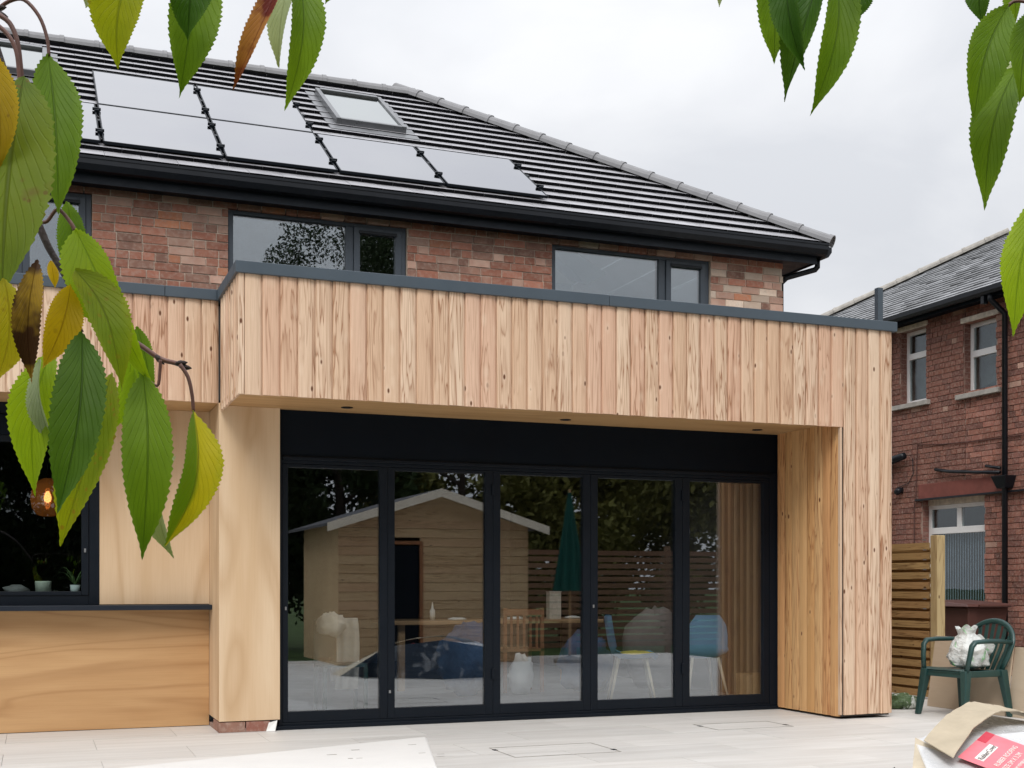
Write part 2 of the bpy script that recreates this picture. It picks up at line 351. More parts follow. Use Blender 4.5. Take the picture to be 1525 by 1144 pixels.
# ------------------------------------------------------------------ object helpers
ORG = {}
class MB:
    def __init__(self): self.v = []; self.f = []; self.mi = []; self.cur = 0; self.uv = None
    def add(self, vs, fs):
        b = len(self.v); self.v += [Vector(p) for p in vs]
        for f in fs: self.f.append([b + i for i in f]); self.mi.append(self.cur)
        return self
    def box(self, x0, y0, z0, x1, y1, z1):
        if x0 > x1: x0, x1 = x1, x0
        if y0 > y1: y0, y1 = y1, y0
        if z0 > z1: z0, z1 = z1, z0
        return self.add([(x0, y0, z0), (x1, y0, z0), (x1, y1, z0), (x0, y1, z0), (x0, y0, z1), (x1, y0, z1), (x1, y1, z1), (x0, y1, z1)],
                 [(3, 2, 1, 0), (4, 5, 6, 7), (0, 1, 5, 4), (1, 2, 6, 5), (2, 3, 7, 6), (3, 0, 4, 7)])
    def hexa(self, p): return self.add(p, [(3, 2, 1, 0), (4, 5, 6, 7), (0, 1, 5, 4), (1, 2, 6, 5), (2, 3, 7, 6), (3, 0, 4, 7)])
    def prism(self, poly, axis, a, b):
        """poly in the two other axes, extruded along axis from a to b"""
        def P(q, h): return {'X': (h, q[0], q[1]), 'Y': (q[0], h, q[1]), 'Z': (q[0], q[1], h)}[axis]
        n = len(poly); ar = sum(poly[i][0] * poly[(i + 1) % n][1] - poly[(i + 1) % n][0] * poly[i][1] for i in range(n))
        if (ar < 0) != (axis == 'Y'): poly = poly[::-1]
        vs = [P(q, a) for q in poly] + [P(q, b) for q in poly]
        return self.add(vs, [tuple(range(n - 1, -1, -1)), tuple(range(n, 2 * n))] + [(i, (i + 1) % n, n + (i + 1) % n, n + i) for i in range(n)])
    def tube(self, pts, r, seg=8, r1=None, cap=True, squash=None):
        pts = [Vector(p) for p in pts]; n = len(pts); rs = r if hasattr(r, '__len__') else [r + ((r1 if r1 is not None else r) - r) * i / max(1, n - 1) for i in range(n)]
        up = Vector((0, 0, 1)); vs = []
        d0 = (pts[1] - pts[0]).normalized()
        ref = up if abs(d0.z) < 0.9 else Vector((1, 0, 0))
        x = d0.cross(ref).normalized()
        for i, p in enumerate(pts):
            d = ((pts[min(i + 1, n - 1)] - p).normalized() + (p - pts[max(i - 1, 0)]).normalized())
            d = d.normalized() if d.length > 1e-6 else d0
            x = (x - d * x.dot(d)).normalized(); y = d.cross(x)
            for k in range(seg):
                a = 2 * math.pi * k / seg
                vs.append(p + (x * math.cos(a) + y * math.sin(a) * (squash or 1)) * rs[i])
        fs = [(i * seg + k, i * seg + (k + 1) % seg, (i + 1) * seg + (k + 1) % seg, (i + 1) * seg + k) for i in range(n - 1) for k in range(seg)]
        if cap: fs += [tuple(range(seg - 1, -1, -1)), tuple(range((n - 1) * seg, n * seg))]
        return self.add(vs, fs)
    def lathe(self, prof, cx, cy, seg=16):
        vs = []; n = len(prof)
        for r, z in prof:
            for k in range(seg):
                a = 2 * math.pi * k / seg; vs.append((cx + r * math.cos(a), cy + r * math.sin(a), z))
        fs = [(i * seg + k, i * seg + (k + 1) % seg, (i + 1) * seg + (k + 1) % seg, (i + 1) * seg + k) for i in range(n - 1) for k in range(seg)]
        fs += [tuple(range(seg - 1, -1, -1)), tuple(range((n - 1) * seg, n * seg))]
        return self.add(vs, fs)
    def grid(self, fn, nu, nv, closed=False):
        b = [fn(i / nu, j / nv) for j in range(nv + 1) for i in range(nu + 1)]
        return self.add(b, [(j * (nu + 1) + i, j * (nu + 1) + i + 1, (j + 1) * (nu + 1) + i + 1, (j + 1) * (nu + 1) + i) for j in range(nv) for i in range(nu)])
    def mesh(self, name, mats, org=Vector((0, 0, 0)), smooth=False):
        me = bpy.data.meshes.new(name)
        me.from_pydata([tuple(p - org) for p in self.v], [], self.f)
        for m in (mats if isinstance(mats, (list, tuple)) else [mats]): me.materials.append(m)
        if any(self.mi): me.polygons.foreach_set('material_index', self.mi)
        if smooth: me.polygons.foreach_set('use_smooth', [True] * len(self.f))
        if self.uv:
            l = me.uv_layers.new(name='UVMap')
            for lp in me.loops: l.data[lp.index].uv = self.uv[lp.vertex_index]
        me.update(); return me
    def build(self, name, mats, parent=None, smooth=False, bevel=0.0):
        org = ORG.get(parent.name, Vector((0, 0, 0))) if parent else Vector((0, 0, 0))
        me = self.mesh(name, mats, org, smooth)
        o = bpy.data.objects.new(name, me); col.objects.link(o)
        if parent: o.parent = parent; ORG[o.name] = org
        if bevel:
            md = o.modifiers.new('bevel', 'BEVEL'); md.width = bevel; md.segments = 2; md.limit_method = 'ANGLE'
        return o
def own(o, org):
    """give a top-level mesh its own origin"""
    o.data.transform(Matrix.Translation(-Vector(org))); o.location = org; ORG[o.name] = Vector(org); return o
def tag(o, label=None, cat=None, group=None, kind=None):
    for k, v in (('label', label), ('category', cat), ('group', group), ('kind', kind)):
        if v: o[k] = v
    return o
def thing(name, label, cat, loc, group=None):
    o = bpy.data.objects.new(name, None); col.objects.link(o); o.location = loc; o.empty_display_size = 0.1
    ORG[o.name] = Vector(loc); return tag(o, label, cat, group)
def inst(name, me, parent, loc, rot=None, scale=None):
    """one more object on shared mesh data, placed in world metres under its parent"""
    o = bpy.data.objects.new(name, me); col.objects.link(o); o.parent = parent
    o.location = Vector(loc) - ORG[parent.name]
    if rot is not None: o.rotation_euler = rot
    if scale is not None: o.scale = scale
    return o
def bx(*a): return MB().box(*a)

UNIT = {}
def unit(mk):
    if mk not in UNIT:
        m = MB(); e = 0.5; b = 0.46
        m.box(-e, -e, -e, e, e, e)
        UNIT[mk] = m.mesh('brick_' + mk, M[mk])
    return UNIT[mk]
def lay_bricks(root, parent, axis, face, a0, a1, z0, z1, course, holes, pick, depth=0.10, keep=None, joint=0.011, stuff_mats=None, seed=1, headers=0.35, out=-1):
    """courses of single bricks on a wall face; pieces for which keep() is false are joined into one stuff part"""
    rng = random.Random(seed); st = MB(); n = 0; k = 0; z = z0
    while z < z1 - 0.02:
        zt = min(z + course - joint, z1)
        row = [(a0, a1)]
        for (h0, h1, hz0, hz1) in holes:
            if hz0 < (z + zt) / 2 < hz1:
                nr = []
                for (s, e) in row:
                    if h1 <= s or h0 >= e: nr.append((s, e)); continue
                    if h0 > s: nr.append((s, h0))
                    if h1 < e: nr.append((h1, e))
                row = nr
        x = a0 - rng.random() * 0.23
        hdr = (k % 4 == 3)
        while x < a1:
            L = 0.108 if (rng.random() < (0.85 if hdr else headers * 0.4)) else 0.224
            for (s, e) in row:
                p, q = max(x, s + 0.002), min(x + L, e - 0.002)
                if q - p > 0.028:
                    mk = pick(rng, (p + q) / 2, (z + zt) / 2)
                    pr = 0.006 * rng.random()
                    dz = (rng.random() - 0.5) * 0.004
                    c = ((p + q) / 2, face + out * (pr - depth / 2)) if axis == 'Y' else (face + out * (pr - depth / 2), (p + q) / 2)
                    size = (q - p, depth, zt - z) if axis == 'Y' else (depth, q - p, zt - z)
                    if keep is None or keep((p + q) / 2, (z + zt) / 2):
                        inst('brick', unit(mk), parent, (c[0], c[1], (z + zt) / 2 + dz), scale=size); n += 1
                    else:
                        st.cur = stuff_mats.index(mk)
                        st.box(c[0] - size[0] / 2, c[1] - size[1] / 2, z + dz, c[0] + size[0] / 2, c[1] + size[1] / 2, zt + dz)
            x += L + joint
        z += course; k += 1
    if st.v:
        tag(st.build('brickwork', [M[m] for m in stuff_mats], parent), kind='stuff')
    return n

# ================================================================== GROUND
g = MB(); g.add([(-250, -250, -0.16), (260, -250, -0.16), (260, 260, -0.16), (-250, 260, -0.16)], [(0, 1, 2, 3)])
ground = tag(g.build('ground', M['lawn']), kind='structure')
patio = tag(own(bx(-5.0, 1.2, -0.15, 9.9, 10.6, -0.012).build('patio', M['grout']), (2, 6, -0.15)), kind='structure')
slab_me = MB().box(-0.5, -0.5, -0.5, 0.5, 0.5, 0.5).mesh('slab', M['slab'])
rng = random.Random(3)
SW, SD, J = 1.2, 0.6, 0.0025
yy = 1.2; row = 0
while yy < 10.3:
    x = -5.0 - (0.6 if row % 2 else 0.0)
    while x < 9.8:
        a, b = max(x, -5.0), min(x + SW, 9.9)
        if b - a > 0.1 and not (1.35 < (a + b) / 2 < 6.9 and yy > 9.9):
            inst('slab', slab_me, patio, ((a + b) / 2, yy + SD / 2, -0.006 + rng.random() * 0.0008), scale=(b - a - J, SD - J, 0.011))
        x += SW
    yy += SD; row += 1
tag(own(bx(9.95, 5.0, -0.159, 12.9, 24, -0.15).build('side_path', M['path']), (11, 14, -0.15)), kind='structure')

# ================================================================== BRICK HOUSE
YH, ZT = 12.14, 4.875
XR_H = 8.071
house = thing('brick_house', 'red brick house with grey tiled hipped roof behind the timber extension', 'house', (3.0, 12.5, -0.15))
OPEN = [(-1.311, 0.496, 3.50, 4.821), (1.748, 3.555, 3.50, 4.821), (5.167, 7.114, 3.50, 4.821)]
hw = MB()                                   # mortar backing wall with the three openings left out
xs = [-6.0] + [v for o in OPEN for v in o[:2]] + [8.06]
for i in range(0, len(xs), 2): hw.box(xs[i], YH + 0.006, 2.72, xs[i + 1], YH + 0.25, ZT)
for o in OPEN:
    hw.box(o[0], YH + 0.006, 2.72, o[1], YH + 0.25, o[2]); hw.box(o[0], YH + 0.006, o[3], o[1], YH + 0.25, ZT)
hw.box(7.81, YH + 0.25, -0.15, 8.061, 19.4, ZT); hw.box(-6, 19.2, -0.15, 7.81, 19.4, ZT)
hwall = hw.build('wall', M['mortar'], house)
def pickH(rg, x, z):
    r = rg.random()
    if x > 4.4:                              # the rebuilt side carries salvaged, mortar-stained bricks
        pale = min(0.55, 0.10 + 0.14 * (x - 4.2)) * (1.0 if z < 4.8 else 0.45)
        if r < pale: return 'brick_pale' if rg.random() < 0.42 else 'brick_pink'
    elif r < 0.06: return 'brick_pink'
    r = rg.random()
    return 'brick_red' if r < 0.52 else 'brick_brown' if r < 0.86 else 'brick_orange' if r < 0.93 else 'brick_pink'
lay_bricks(house, hwall, 'Y', YH, -0.6, XR_H, 3.981, 4.872, 0.0820, OPEN, pickH, seed=11)
lay_bricks(house, hwall, 'Y', YH, -6.0, XR_H, 3.325, 3.979, 0.0820, OPEN, pickH, seed=12, keep=lambda a, z: False, stuff_mats=['brick_red', 'brick_brown', 'brick_orange', 'brick_pink', 'brick_pale'])
lay_bricks(house, hwall, 'X', XR_H, YH + 0.11, 19.3, 0.0, 4.87, 0.0820, [], pickH, seed=13, keep=lambda a, z: False, stuff_mats=['brick_red', 'brick_brown', 'brick_orange', 'brick_pink', 'brick_pale'], out=1)
bx(-6, YH + 0.02, 2.56, 8.05, 19.2, 2.715).build('upper_floor', M['dark_wall'], house)

def upper_window(x0, x1, xm, z0, z1):
    y = YH + 0.035; fr = 0.055
    w = MB()
    w.box(x0 + .004, y, z0, x0 + fr, y + 0.07, z1 - .004); w.box(x1 - fr, y, z0, x1 - .004, y + 0.07, z1 - .004)
    w.box(x0 + fr, y + .001, z1 - fr, x1 - fr, y + 0.069, z1 - .005); w.box(x0 + fr, y + .001, z0, x1 - fr, y + 0.069, z0 + fr)
    w.box(xm - 0.04, y + .002, z0 + fr, xm + 0.04, y + 0.068, z1 - fr)
    win = w.build('window', M['frame'], house, bevel=0.004)
    bx(x0 + fr - .01, y + 0.03, z0 + fr - .01, xm - 0.03, y + 0.05, z1 - fr + .01).build('pane', M['pane'], win)
    s = MB(); a, b, c, d = xm + 0.041, x1 - fr - .001, z0 + fr + .001, z1 - fr - .001; k = 0.062; ys = y - 0.018
    s.box(a, ys, c, a + k, ys + 0.06, d); s.box(b - k, ys, c, b, ys + 0.06, d); s.box(a + k, ys + .001, d - k, b - k, ys + 0.059, d - .001); s.box(a + k, ys + .001, c, b - k, ys + 0.059, c + k)
    sash = s.build('sash', M['frame'], win, bevel=0.004)
    bx(a + k - .008, ys + 0.025, c + k - .008, b - k + .008, ys + 0.042, d - k + .008).build('pane', M['pane'], win)
    bx(a + k - .01, ys - 0.014, d - k - 0.004, b - k + .012, ys - 0.0005, d - k + 0.028).build('trickle_vent', M['black_plastic'], win, bevel=0.004)
    bx((a + b) / 2 - .05, ys - 0.012, c + k * 0.35, (a + b) / 2 + .05, ys - 0.0005, c + k * 0.6).build('sill_bead', M['frame'], win)
    return win
w0 = upper_window(-1.311, 0.496, -0.15, 3.50, 4.821)
w1 = upper_window(1.748, 3.555, 2.962, 3.50, 4.821)
w2 = upper_window(5.167, 7.114, 6.517, 3.50, 4.821)
M['pale_wall'] = simple('pale_wall', (0.66, 0.68, 0.70), 0.8, 0.2, 0.04, 2, 0.03)
# rooms behind the upper windows
rm = MB(); rm.box(-6, 16.6, 2.72, 4.55, 16.7, 4.98); rm.box(4.45, YH + .26, 2.72, 4.55, 16.6, 4.98); rm.box(0.95, YH + .26, 2.72, 1.05, 16.6, 4.98); rm.box(-6, YH + .255, 4.985, 4.55, 16.7, 5.02)
rm.build('inner_wall', M['dark_wall'], house)
rm = MB(); rm.box(4.56, 16.0, 2.72, 7.80, 16.1, 4.85); rm.box(7.76, YH + .26, 2.72, 7.805, 16.0, 4.99); rm.box(4.56, YH + .26, 2.72, 4.60, 16.0, 4.99)
rm.build('inner_wall', M['pale_wall'], house)
rm = MB(); rm.hexa([(5.50, 13.0, 4.98), (5.85, 13.0, 4.98), (6.22, 13.0, 4.78), (5.98, 13.0, 4.63), (5.50, 13.5, 5.15), (5.85, 13.5, 5.15), (6.22, 13.5, 4.95), (5.98, 13.5, 4.80)])
rm.box(5.78, 13.52, 3.4, 6.02, 13.6, 4.75)
rm.build('stair_soffit', M['white'], house)

# ---- roof
PITCH = R(33.75); CP, SP, TP = math.cos(PITCH), math.sin(PITCH), math.tan(PITCH)
YE, ZE = 12.15, 5.209
def rp(x, t, off=0.0): return Vector((x, YE + t * CP - off * SP, ZE + t * SP + off * CP))
XC = 8.344
def xhip(t): return XC - t * CP
TR = (15.83 - YE) / CP
GA = 0.268
t0 = -0.262
HOLES = []            # rooflights are set on top of the tiles
i = 0
rng = random.Random(5)
while t0 + i * GA < TR - 0.05:
    a = t0 + i * GA; b = min(a + GA + 0.05, TR)
    m = MB(); x = -6.0 + (0.165 if i % 2 else 0)
    while x < xhip(a):
        xr = x + 0.33 - 0.004
        ra, rb = min(xr, xhip(a) - 0.01), min(xr, xhip(b) - 0.01)
        la, lb = min(x, ra - .001), min(x, rb - .001)
        th = 0.042; h = 0.002 * rng.random()
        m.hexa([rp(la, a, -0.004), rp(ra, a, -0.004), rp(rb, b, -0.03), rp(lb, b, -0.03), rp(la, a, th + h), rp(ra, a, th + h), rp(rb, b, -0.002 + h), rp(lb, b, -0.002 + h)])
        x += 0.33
    for q in range(len(m.f)): m.mi[q] = 1 if q % 6 == 2 else 0  # front edges near black and thickened, shadow under each course put into them
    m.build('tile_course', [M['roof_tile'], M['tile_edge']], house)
    i += 1
# felt below the tiles, side hip slope and rear slope (rear one left partly open to brighten the upper room)
ZRG = ZE + TR * SP; YRG = YE + TR * CP; XRG = xhip(TR)
r = MB()
r.add([rp(-6, t0, -0.05), rp(xhip(t0), t0, -0.05), rp(XRG, TR, -0.05), rp(-6, TR, -0.05)], [(0, 1, 2, 3)])
r.add([rp(xhip(t0), t0, -0.03), (xhip(t0), 2 * YRG - rp(0, t0).y, rp(0, t0).z - 0.03), (XRG, YRG, ZRG - 0.03)], [(0, 1, 2)])
r.build('roof_deck', M['tile_edge'], house)
m = MB(); n = 12
for k in range(n):                                     # courses of the side slope
    a = k / n; b = (k + 1) / n
    y0a = rp(0, t0).y + (YRG - rp(0, t0).y) * a; y0b = rp(0, t0).y + (YRG - rp(0, t0).y) * b
    xa = xhip(t0) + (XRG - xhip(t0)) * a; xb = xhip(t0) + (XRG - xhip(t0)) * b
    za = rp(0, t0).z + (ZRG - rp(0, t0).z) * a; zb = rp(0, t0).z + (ZRG - rp(0, t0).z) * b
    m.hexa([(xa, y0a, za - .03), (xa, 2 * YRG - y0a, za - .03), (xb, 2 * YRG - y0b, zb - .05), (xb, y0b, zb - .05), (xa, y0a, za + .03), (xa, 2 * YRG - y0a, za + .03), (xb, 2 * YRG - y0b, zb), (xb, y0b, zb)])
m.build('side_slope', M['roof_tile'], house)
m = MB(); yb = 2 * YRG - rp(0, t0).y; zb = rp(0, t0).z
def rear(x0, x1, a, b):
    m.hexa([(x0, YRG + (yb - YRG) * a, ZRG + (zb - ZRG) * a - .05), (x1, YRG + (yb - YRG) * a, ZRG + (zb - ZRG) * a - .05), (x1, YRG + (yb - YRG) * b, ZRG + (zb - ZRG) * b - .05), (x0, YRG + (yb - YRG) * b, ZRG + (zb - ZRG) * b - .05),
            (x0, YRG + (yb - YRG) * a, ZRG + (zb - ZRG) * a), (x1, YRG + (yb - YRG) * a, ZRG + (zb - ZRG) * a), (x1, YRG + (yb - YRG) * b, ZRG + (zb - ZRG) * b), (x0, YRG + (yb - YRG) * b, ZRG + (zb - ZRG) * b)])
rear(-6, 4.5, 0, 1); rear(4.5, 8.2, 0.62, 1)
m.build('rear_slope', M['roof_tile'], house)
# ridge and hip tiles: one half-round tile, laid along both
def ridge_mesh(L, name):
    m = MB(); seg = 8
    for (xa, xb, ra, rb) in ((0, L * 0.93, 0.098, 0.104), (L * 0.90, L + .012, 0.112, 0.114)):
        vs = []
        for x, r_ in ((xa, ra), (xb, rb)):
            for rr in (r_, r_ - 0.018):
                for k in range(seg + 1):
                    an = R(-12) + R(204) * k / seg
                    vs.append((x, rr * math.cos(an), rr * math.sin(an) * 0.86))
        s = seg + 1; fs = []
        for k in range(seg):
            fs += [(k, k + 1, 2 * s + k + 1, 2 * s + k), (s + k + 1, s + k, 3 * s + k, 3 * s + k + 1), (k + 1, k, s + k, s + k + 1), (2 * s + k, 2 * s + k + 1, 3 * s + k + 1, 3 * s + k)]
        m.add(vs, fs)
    return m.mesh(name, M['ridge'], smooth=False)
RL = 0.40
rme = ridge_mesh(RL, 'ridge_tile')
x = XRG + 0.05; k = 0
while x - RL > -2.2:
    x -= RL
    inst('ridge_tile', rme, house, (x, YRG, ZRG + 0.015 + 0.004 * rng.random()), rot=(0, 0, 0))
inst('ridge_tile', rme, house, (-6.0, YRG, ZRG + 0.01), scale=((x + 5.98) / RL, 1, 1))
hd = (rp(xhip(t0), t0) - Vector((XRG, YRG, ZRG))); HL = hd.length; hd.normalize()
hq = hd.to_track_quat('X', 'Z').to_euler()
nh = int(HL / RL)
for k in range(nh + 1):
    p = Vector((XRG, YRG, ZRG + 0.035)) + hd * (HL + 0.02 - RL * (nh + 1) + RL * k)
    if k == 0: p += hd * 0.05
    inst('hip_tile', rme, house, p, rot=hq)
# eaves: gutter, fascia, soffit, downpipe
gp = [(11.80, 5.035), (11.80, 4.975), (11.83, 4.925), (11.885, 4.915), (11.925, 4.935), (11.935, 5.02), (11.925, 5.02), (11.915, 4.945), (11.88, 4.928), (11.835, 4.936), (11.812, 4.98), (11.812, 5.035)]
gm = MB().prism(gp, 'X', -6, 8.46); gm.prism([(11.793, 5.022), (11.793, 5.045), (11.818, 5.045), (11.818, 5.022)], 'X', -6, 8.465)
gut = gm.build('gutter', M['black_plastic'], house)
gm = MB().prism([(8.42, 5.025), (8.42, 4.965), (8.45, 4.915), (8.50, 4.905), (8.545, 4.965), (8.545, 5.025)], 'Y', 11.86, 19.9)
gm.build('gutter', M['black_plastic'], house)
fm = MB(); fm.box(-6, 11.945, 4.846, 8.40, 11.965, 5.06); fm.box(8.385, 11.966, 4.846, 8.405, 19.8, 5.06)
fm.build('fascia', M['fascia'], house)
fm = MB(); fm.box(-6, 11.966, 4.860, 8.384, YH + 0.08, 4.874) ; fm.box(XR_H + .012, YH + .081, 4.860, 8.384, 19.8, 4.874); fm.box(-6, 11.937, 4.835, 8.402, 11.944, 4.868)
fm.build('soffit', M['fascia'], house)
dp = MB().tube([(8.46, 12.02, 4.91), (8.46, 12.02, 4.83), (8.44, 12.04, 4.80), (8.16, 12.2, 4.72), (8.11, 12.24, 4.66), (8.11, 12.24, 0.0)], 0.033, 10)
dp.build('downpipe', M['black_plastic'], house, smooth=True)

# rooflights on the front slope
def rooflight(x0, x1, a, b):
    f = MB(); h0, h1, k = 0.02, 0.105, 0.055
    def bar(xa, xb, ta, tb, ha, hb): f.hexa([rp(xa, ta, ha), rp(xb, ta, ha), rp(xb, tb, ha), rp(xa, tb, ha), rp(xa, ta, hb), rp(xb, ta, hb), rp(xb, tb, hb), rp(xa, tb, hb)])
    bar(x0, x0 + k, a, b, h0, h1); bar(x1 - k, x1, a, b, h0, h1); bar(x0 + k, x1 - k, a, a + k, h0, h1 - .004); bar(x0 + k, x1 - k, b - k * 1.5, b, h0, h1 + 0.01)
    w = f.build('rooflight', M['rooflight_frame'], house, bevel=0.006)
    s = MB(); f = s; bar(x0 - 0.11, x0 - .002, a - .1, b + .05, 0.022, 0.036); bar(x1 + .002, x1 + 0.11, a - .1, b + .05, 0.022, 0.036); bar(x0 - .11, x1 + .11, a - 0.26, a - .101, 0.024, 0.040)
    s.build('flashing', M['rooflight_frame'], w)
    f = MB(); bar(x0 + k - .005, x1 - k + .005, a + k - .005, b - k * 1.5 + .005, 0.070, 0.084); f.build('pane', M['rooflight_glass'], w)
    f = MB(); bar(x0 + k, x1 - k, a + k, b - k * 1.5, 0.012, 0.04); f.build('blind', M['white'], w)
    return w
rooflight(3.24, 4.08, 2.22, 3.64)
rooflight(-0.72, 0.13, 2.45, 3.66)

# ================================================================== SOLAR PANELS (each one lies on the roof: a thing of its own)
def solar_panel(x0, x1, a, b, label):
    c = rp((x0 + x1) / 2, a, 0.04)
    p = thing('solar_panel', label, 'solar panel', c, 'solar panels on the tiled roof')
    o0, o1 = 0.050, 0.078; k = 0.012
    def bar(f, xa, xb, ta, tb, ha, hb): f.hexa([rp(xa, ta, ha), rp(xb, ta, ha), rp(xb, tb, ha), rp(xa, tb, ha), rp(xa, ta, hb), rp(xb, ta, hb), rp(xb, tb, hb), rp(xa, tb, hb)])
    f = MB(); bar(f, x0, x0 + k, a, b, o0, o1); bar(f, x1 - k, x1, a, b, o0, o1); bar(f, x0 + k, x1 - k, a, a + k, o0, o1); bar(f, x0 + k, x1 - k, b - k, b, o0, o1)
    f.build('frame', M['black_frame'], p)
    f = MB(); bar(f, x0 + k, x1 - k, a + k, b - k, o0 + .004, o1 - 0.003); f.build('glass', M['solar'], p)
    for t in (a + 0.30, b - 0.30):
        f = MB(); bar(f, x0 - 0.01, x1 + 0.012, t - .02, t + .02, 0.034, o0 - .001); f.build('rail', M['black_frame'], p)
        for xe in (x1 - 0.004,):
            f = MB(); bar(f, xe - 0.012, xe + 0.034, t - .045, t + .045, o0, o1 + 0.022); bar(f, xe - .03, xe + .05, t - .012, t + .012, o1 + .003, o1 + .03); f.build('clamp', M['black_frame'], p)
    for t in (a + 0.75,):
        f = MB(); bar(f, x1 + .002, x1 + 0.03, t - .03, t + .03, 0.04, o1); f.build('cable_clip', M['black_frame'], p)
    return p
PX = [-0.575, 0.585, 1.722, 2.855, 3.99, 5.15]; GAP = 0.026
low = ['solar panel in the lower row under the leftmost rooflight beside the step in the array',
       'solar panel in the lower row directly below the first panel of the upper row',
       'solar panel in the lower row directly below the second panel of the upper row',
       'solar panel in the lower row directly below the rooflight near the hip',
       'end solar panel of the lower row closest to the roof hip']
for k in range(5): solar_panel(PX[k] + GAP / 2, PX[k + 1] - GAP / 2, 0.085, 1.477, low[k])
up = ['upper row solar panel bordering the open tiles beside the cut corner of the array', 'upper row solar panel standing next to the rooflight near the hip']
for k in range(2): solar_panel(PX[1 + k] + GAP / 2, PX[2 + k] - GAP / 2, 1.492, 2.97, up[k])

# ================================================================== TIMBER EXTENSION
XL, XR, XRI = 1.325, 6.93, 6.385
YF, YB, YK = 8.74, 9.67, 10.23
ext = thing('timber_extension', 'flat roofed extension clad in vertical larch boards with black bifold doors', 'extension', (3.5, 9.7, 0.0))
BT = 0.024
core = MB()
RX0, RX1, RY0, RY1 = 2.2, 6.4, 10.05, 11.60          # unseen rooflight opening, added to light the room below
x0_, x1_, y0_ = XL + BT + .002, XR - BT - .002, YF + BT + .002
core.box(x0_, y0_, 2.56, x1_, RY0, 3.30); core.box(x0_, RY1, 2.56, x1_, 12.12, 3.30); core.box(x0_, RY0, 2.56, RX0, RY1, 3.30); core.box(RX1, RY0, 2.56, x1_, RY1, 3.30)
core.box(-4.0, YB + BT + .002, 2.575, XL + BT + .001, 12.12, 3.30)
core.box(XRI + BT + .002, YF + BT + .002, 0.02, XR - BT - .002, YB + .14, 2.559); core.box(6.80, YB + .141, 0.02, XR - BT - .002, 12.12, 2.559)
core.build('carcass', M['dark_wall'], ext)
COVER = 0.1263
def board_mesh(L, cover, name, flip=False, mat='larch'):
    c = cover
    prof = [(0.001, 0.0), (0.001, -0.014), (0.0035, -0.0195), (0.010, -0.0232), (0.026, -0.0240), (c * 0.55, -0.0225), (c - 0.030, -0.0185), (c - 0.014, -0.0135), (c - 0.0065, -0.0085), (c - 0.006, -0.0035), (c + 0.0005, -0.0030), (c + 0.0005, 0.0)]
    if flip: prof = [(c - x, y) for x, y in prof]
    m = MB().prism([(x, -y) for x, y in prof], 'Z', 0, L)
    m.v = [Vector((p.x, -p.y, p.z)) for p in m.v]; m.f = [f[::-1] for f in m.f]
    return m.mesh(name, M[mat])
ZB_F, ZT_C = 2.487, 3.345
b_front = board_mesh(ZT_C - ZB_F, COVER, 'board_front')
b_full = board_mesh(ZT_C - 0.035, COVER, 'board_full')
b_rev = board_mesh(2.53 - 0.012, 0.1155, 'board_reveal', False, 'larch_orange')
b_side = board_mesh(ZT_C - ZB_F, COVER, 'board_side', True)
b_left = board_mesh(ZT_C - 2.55, COVER, 'board_left')
NB = 44
off = XR - COVER * NB
bx(XL + .003, YF, ZB_F, off - .002, YF + BT, ZT_C).build('corner_board', M['larch'], ext, bevel=0.004)
for k in range(NB):
    x = off + COVER * k
    full = x > XRI - 0.03
    inst('cladding_board', b_full if full else b_front, ext, (x, YF + BT, (0.035 if full else ZB_F) + (k * 37 % 5) * 0.0008))
ny = 7
for k in range(ny):        # outer side of the canopy facing the lower roof
    inst('cladding_board', b_side, ext, (XL + BT, YB - 0.004 - (ny - 1 - k) * COVER, ZB_F), rot=(0, 0, R(-90)))
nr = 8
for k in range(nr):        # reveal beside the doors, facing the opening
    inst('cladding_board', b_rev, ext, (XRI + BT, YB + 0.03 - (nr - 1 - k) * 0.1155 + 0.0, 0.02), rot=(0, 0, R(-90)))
bx(XRI, YF + 0.0005, 0.036, XRI + 0.016, YF + BT + .012, ZB_F - .002).build('corner_trim', M['larch'], ext, bevel=0.003)
for k in range(13):        # wall above the kitchen window
    inst('cladding_board', b_left, ext, (XL - 0.004 - COVER * (k + 1), YB + BT, 2.55 + (k % 3) * .001))
bx(-4.0, YB, 2.55, XL - COVER * 13 - .006, YB + BT, ZT_C).build('cladding_field', M['larch'], ext)
ny = 22
for k in range(ny):        # outer flank
    inst('cladding_board', b_full, ext, (XR - BT, YF + BT + 0.004 + k * COVER, 0.035), rot=(0, 0, R(90)))
# soffits with downlights
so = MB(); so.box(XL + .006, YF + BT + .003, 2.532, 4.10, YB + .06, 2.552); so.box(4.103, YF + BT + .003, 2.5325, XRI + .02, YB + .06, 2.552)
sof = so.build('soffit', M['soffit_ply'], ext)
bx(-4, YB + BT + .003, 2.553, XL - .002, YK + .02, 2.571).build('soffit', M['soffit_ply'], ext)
for x, y in ((2.27, 9.42), (4.15, 9.46), (6.02, 9.46), (3.2, 9.44), (5.1, 9.46)):
    if x in (3.2, 5.1): continue
    dl = MB().lathe([(0.046, 2.5305), (0.046, 2.527), (0.030, 2.5265), (0.028, 2.5312)], x, y, 18).build('downlight', M['black_plastic'], ext)
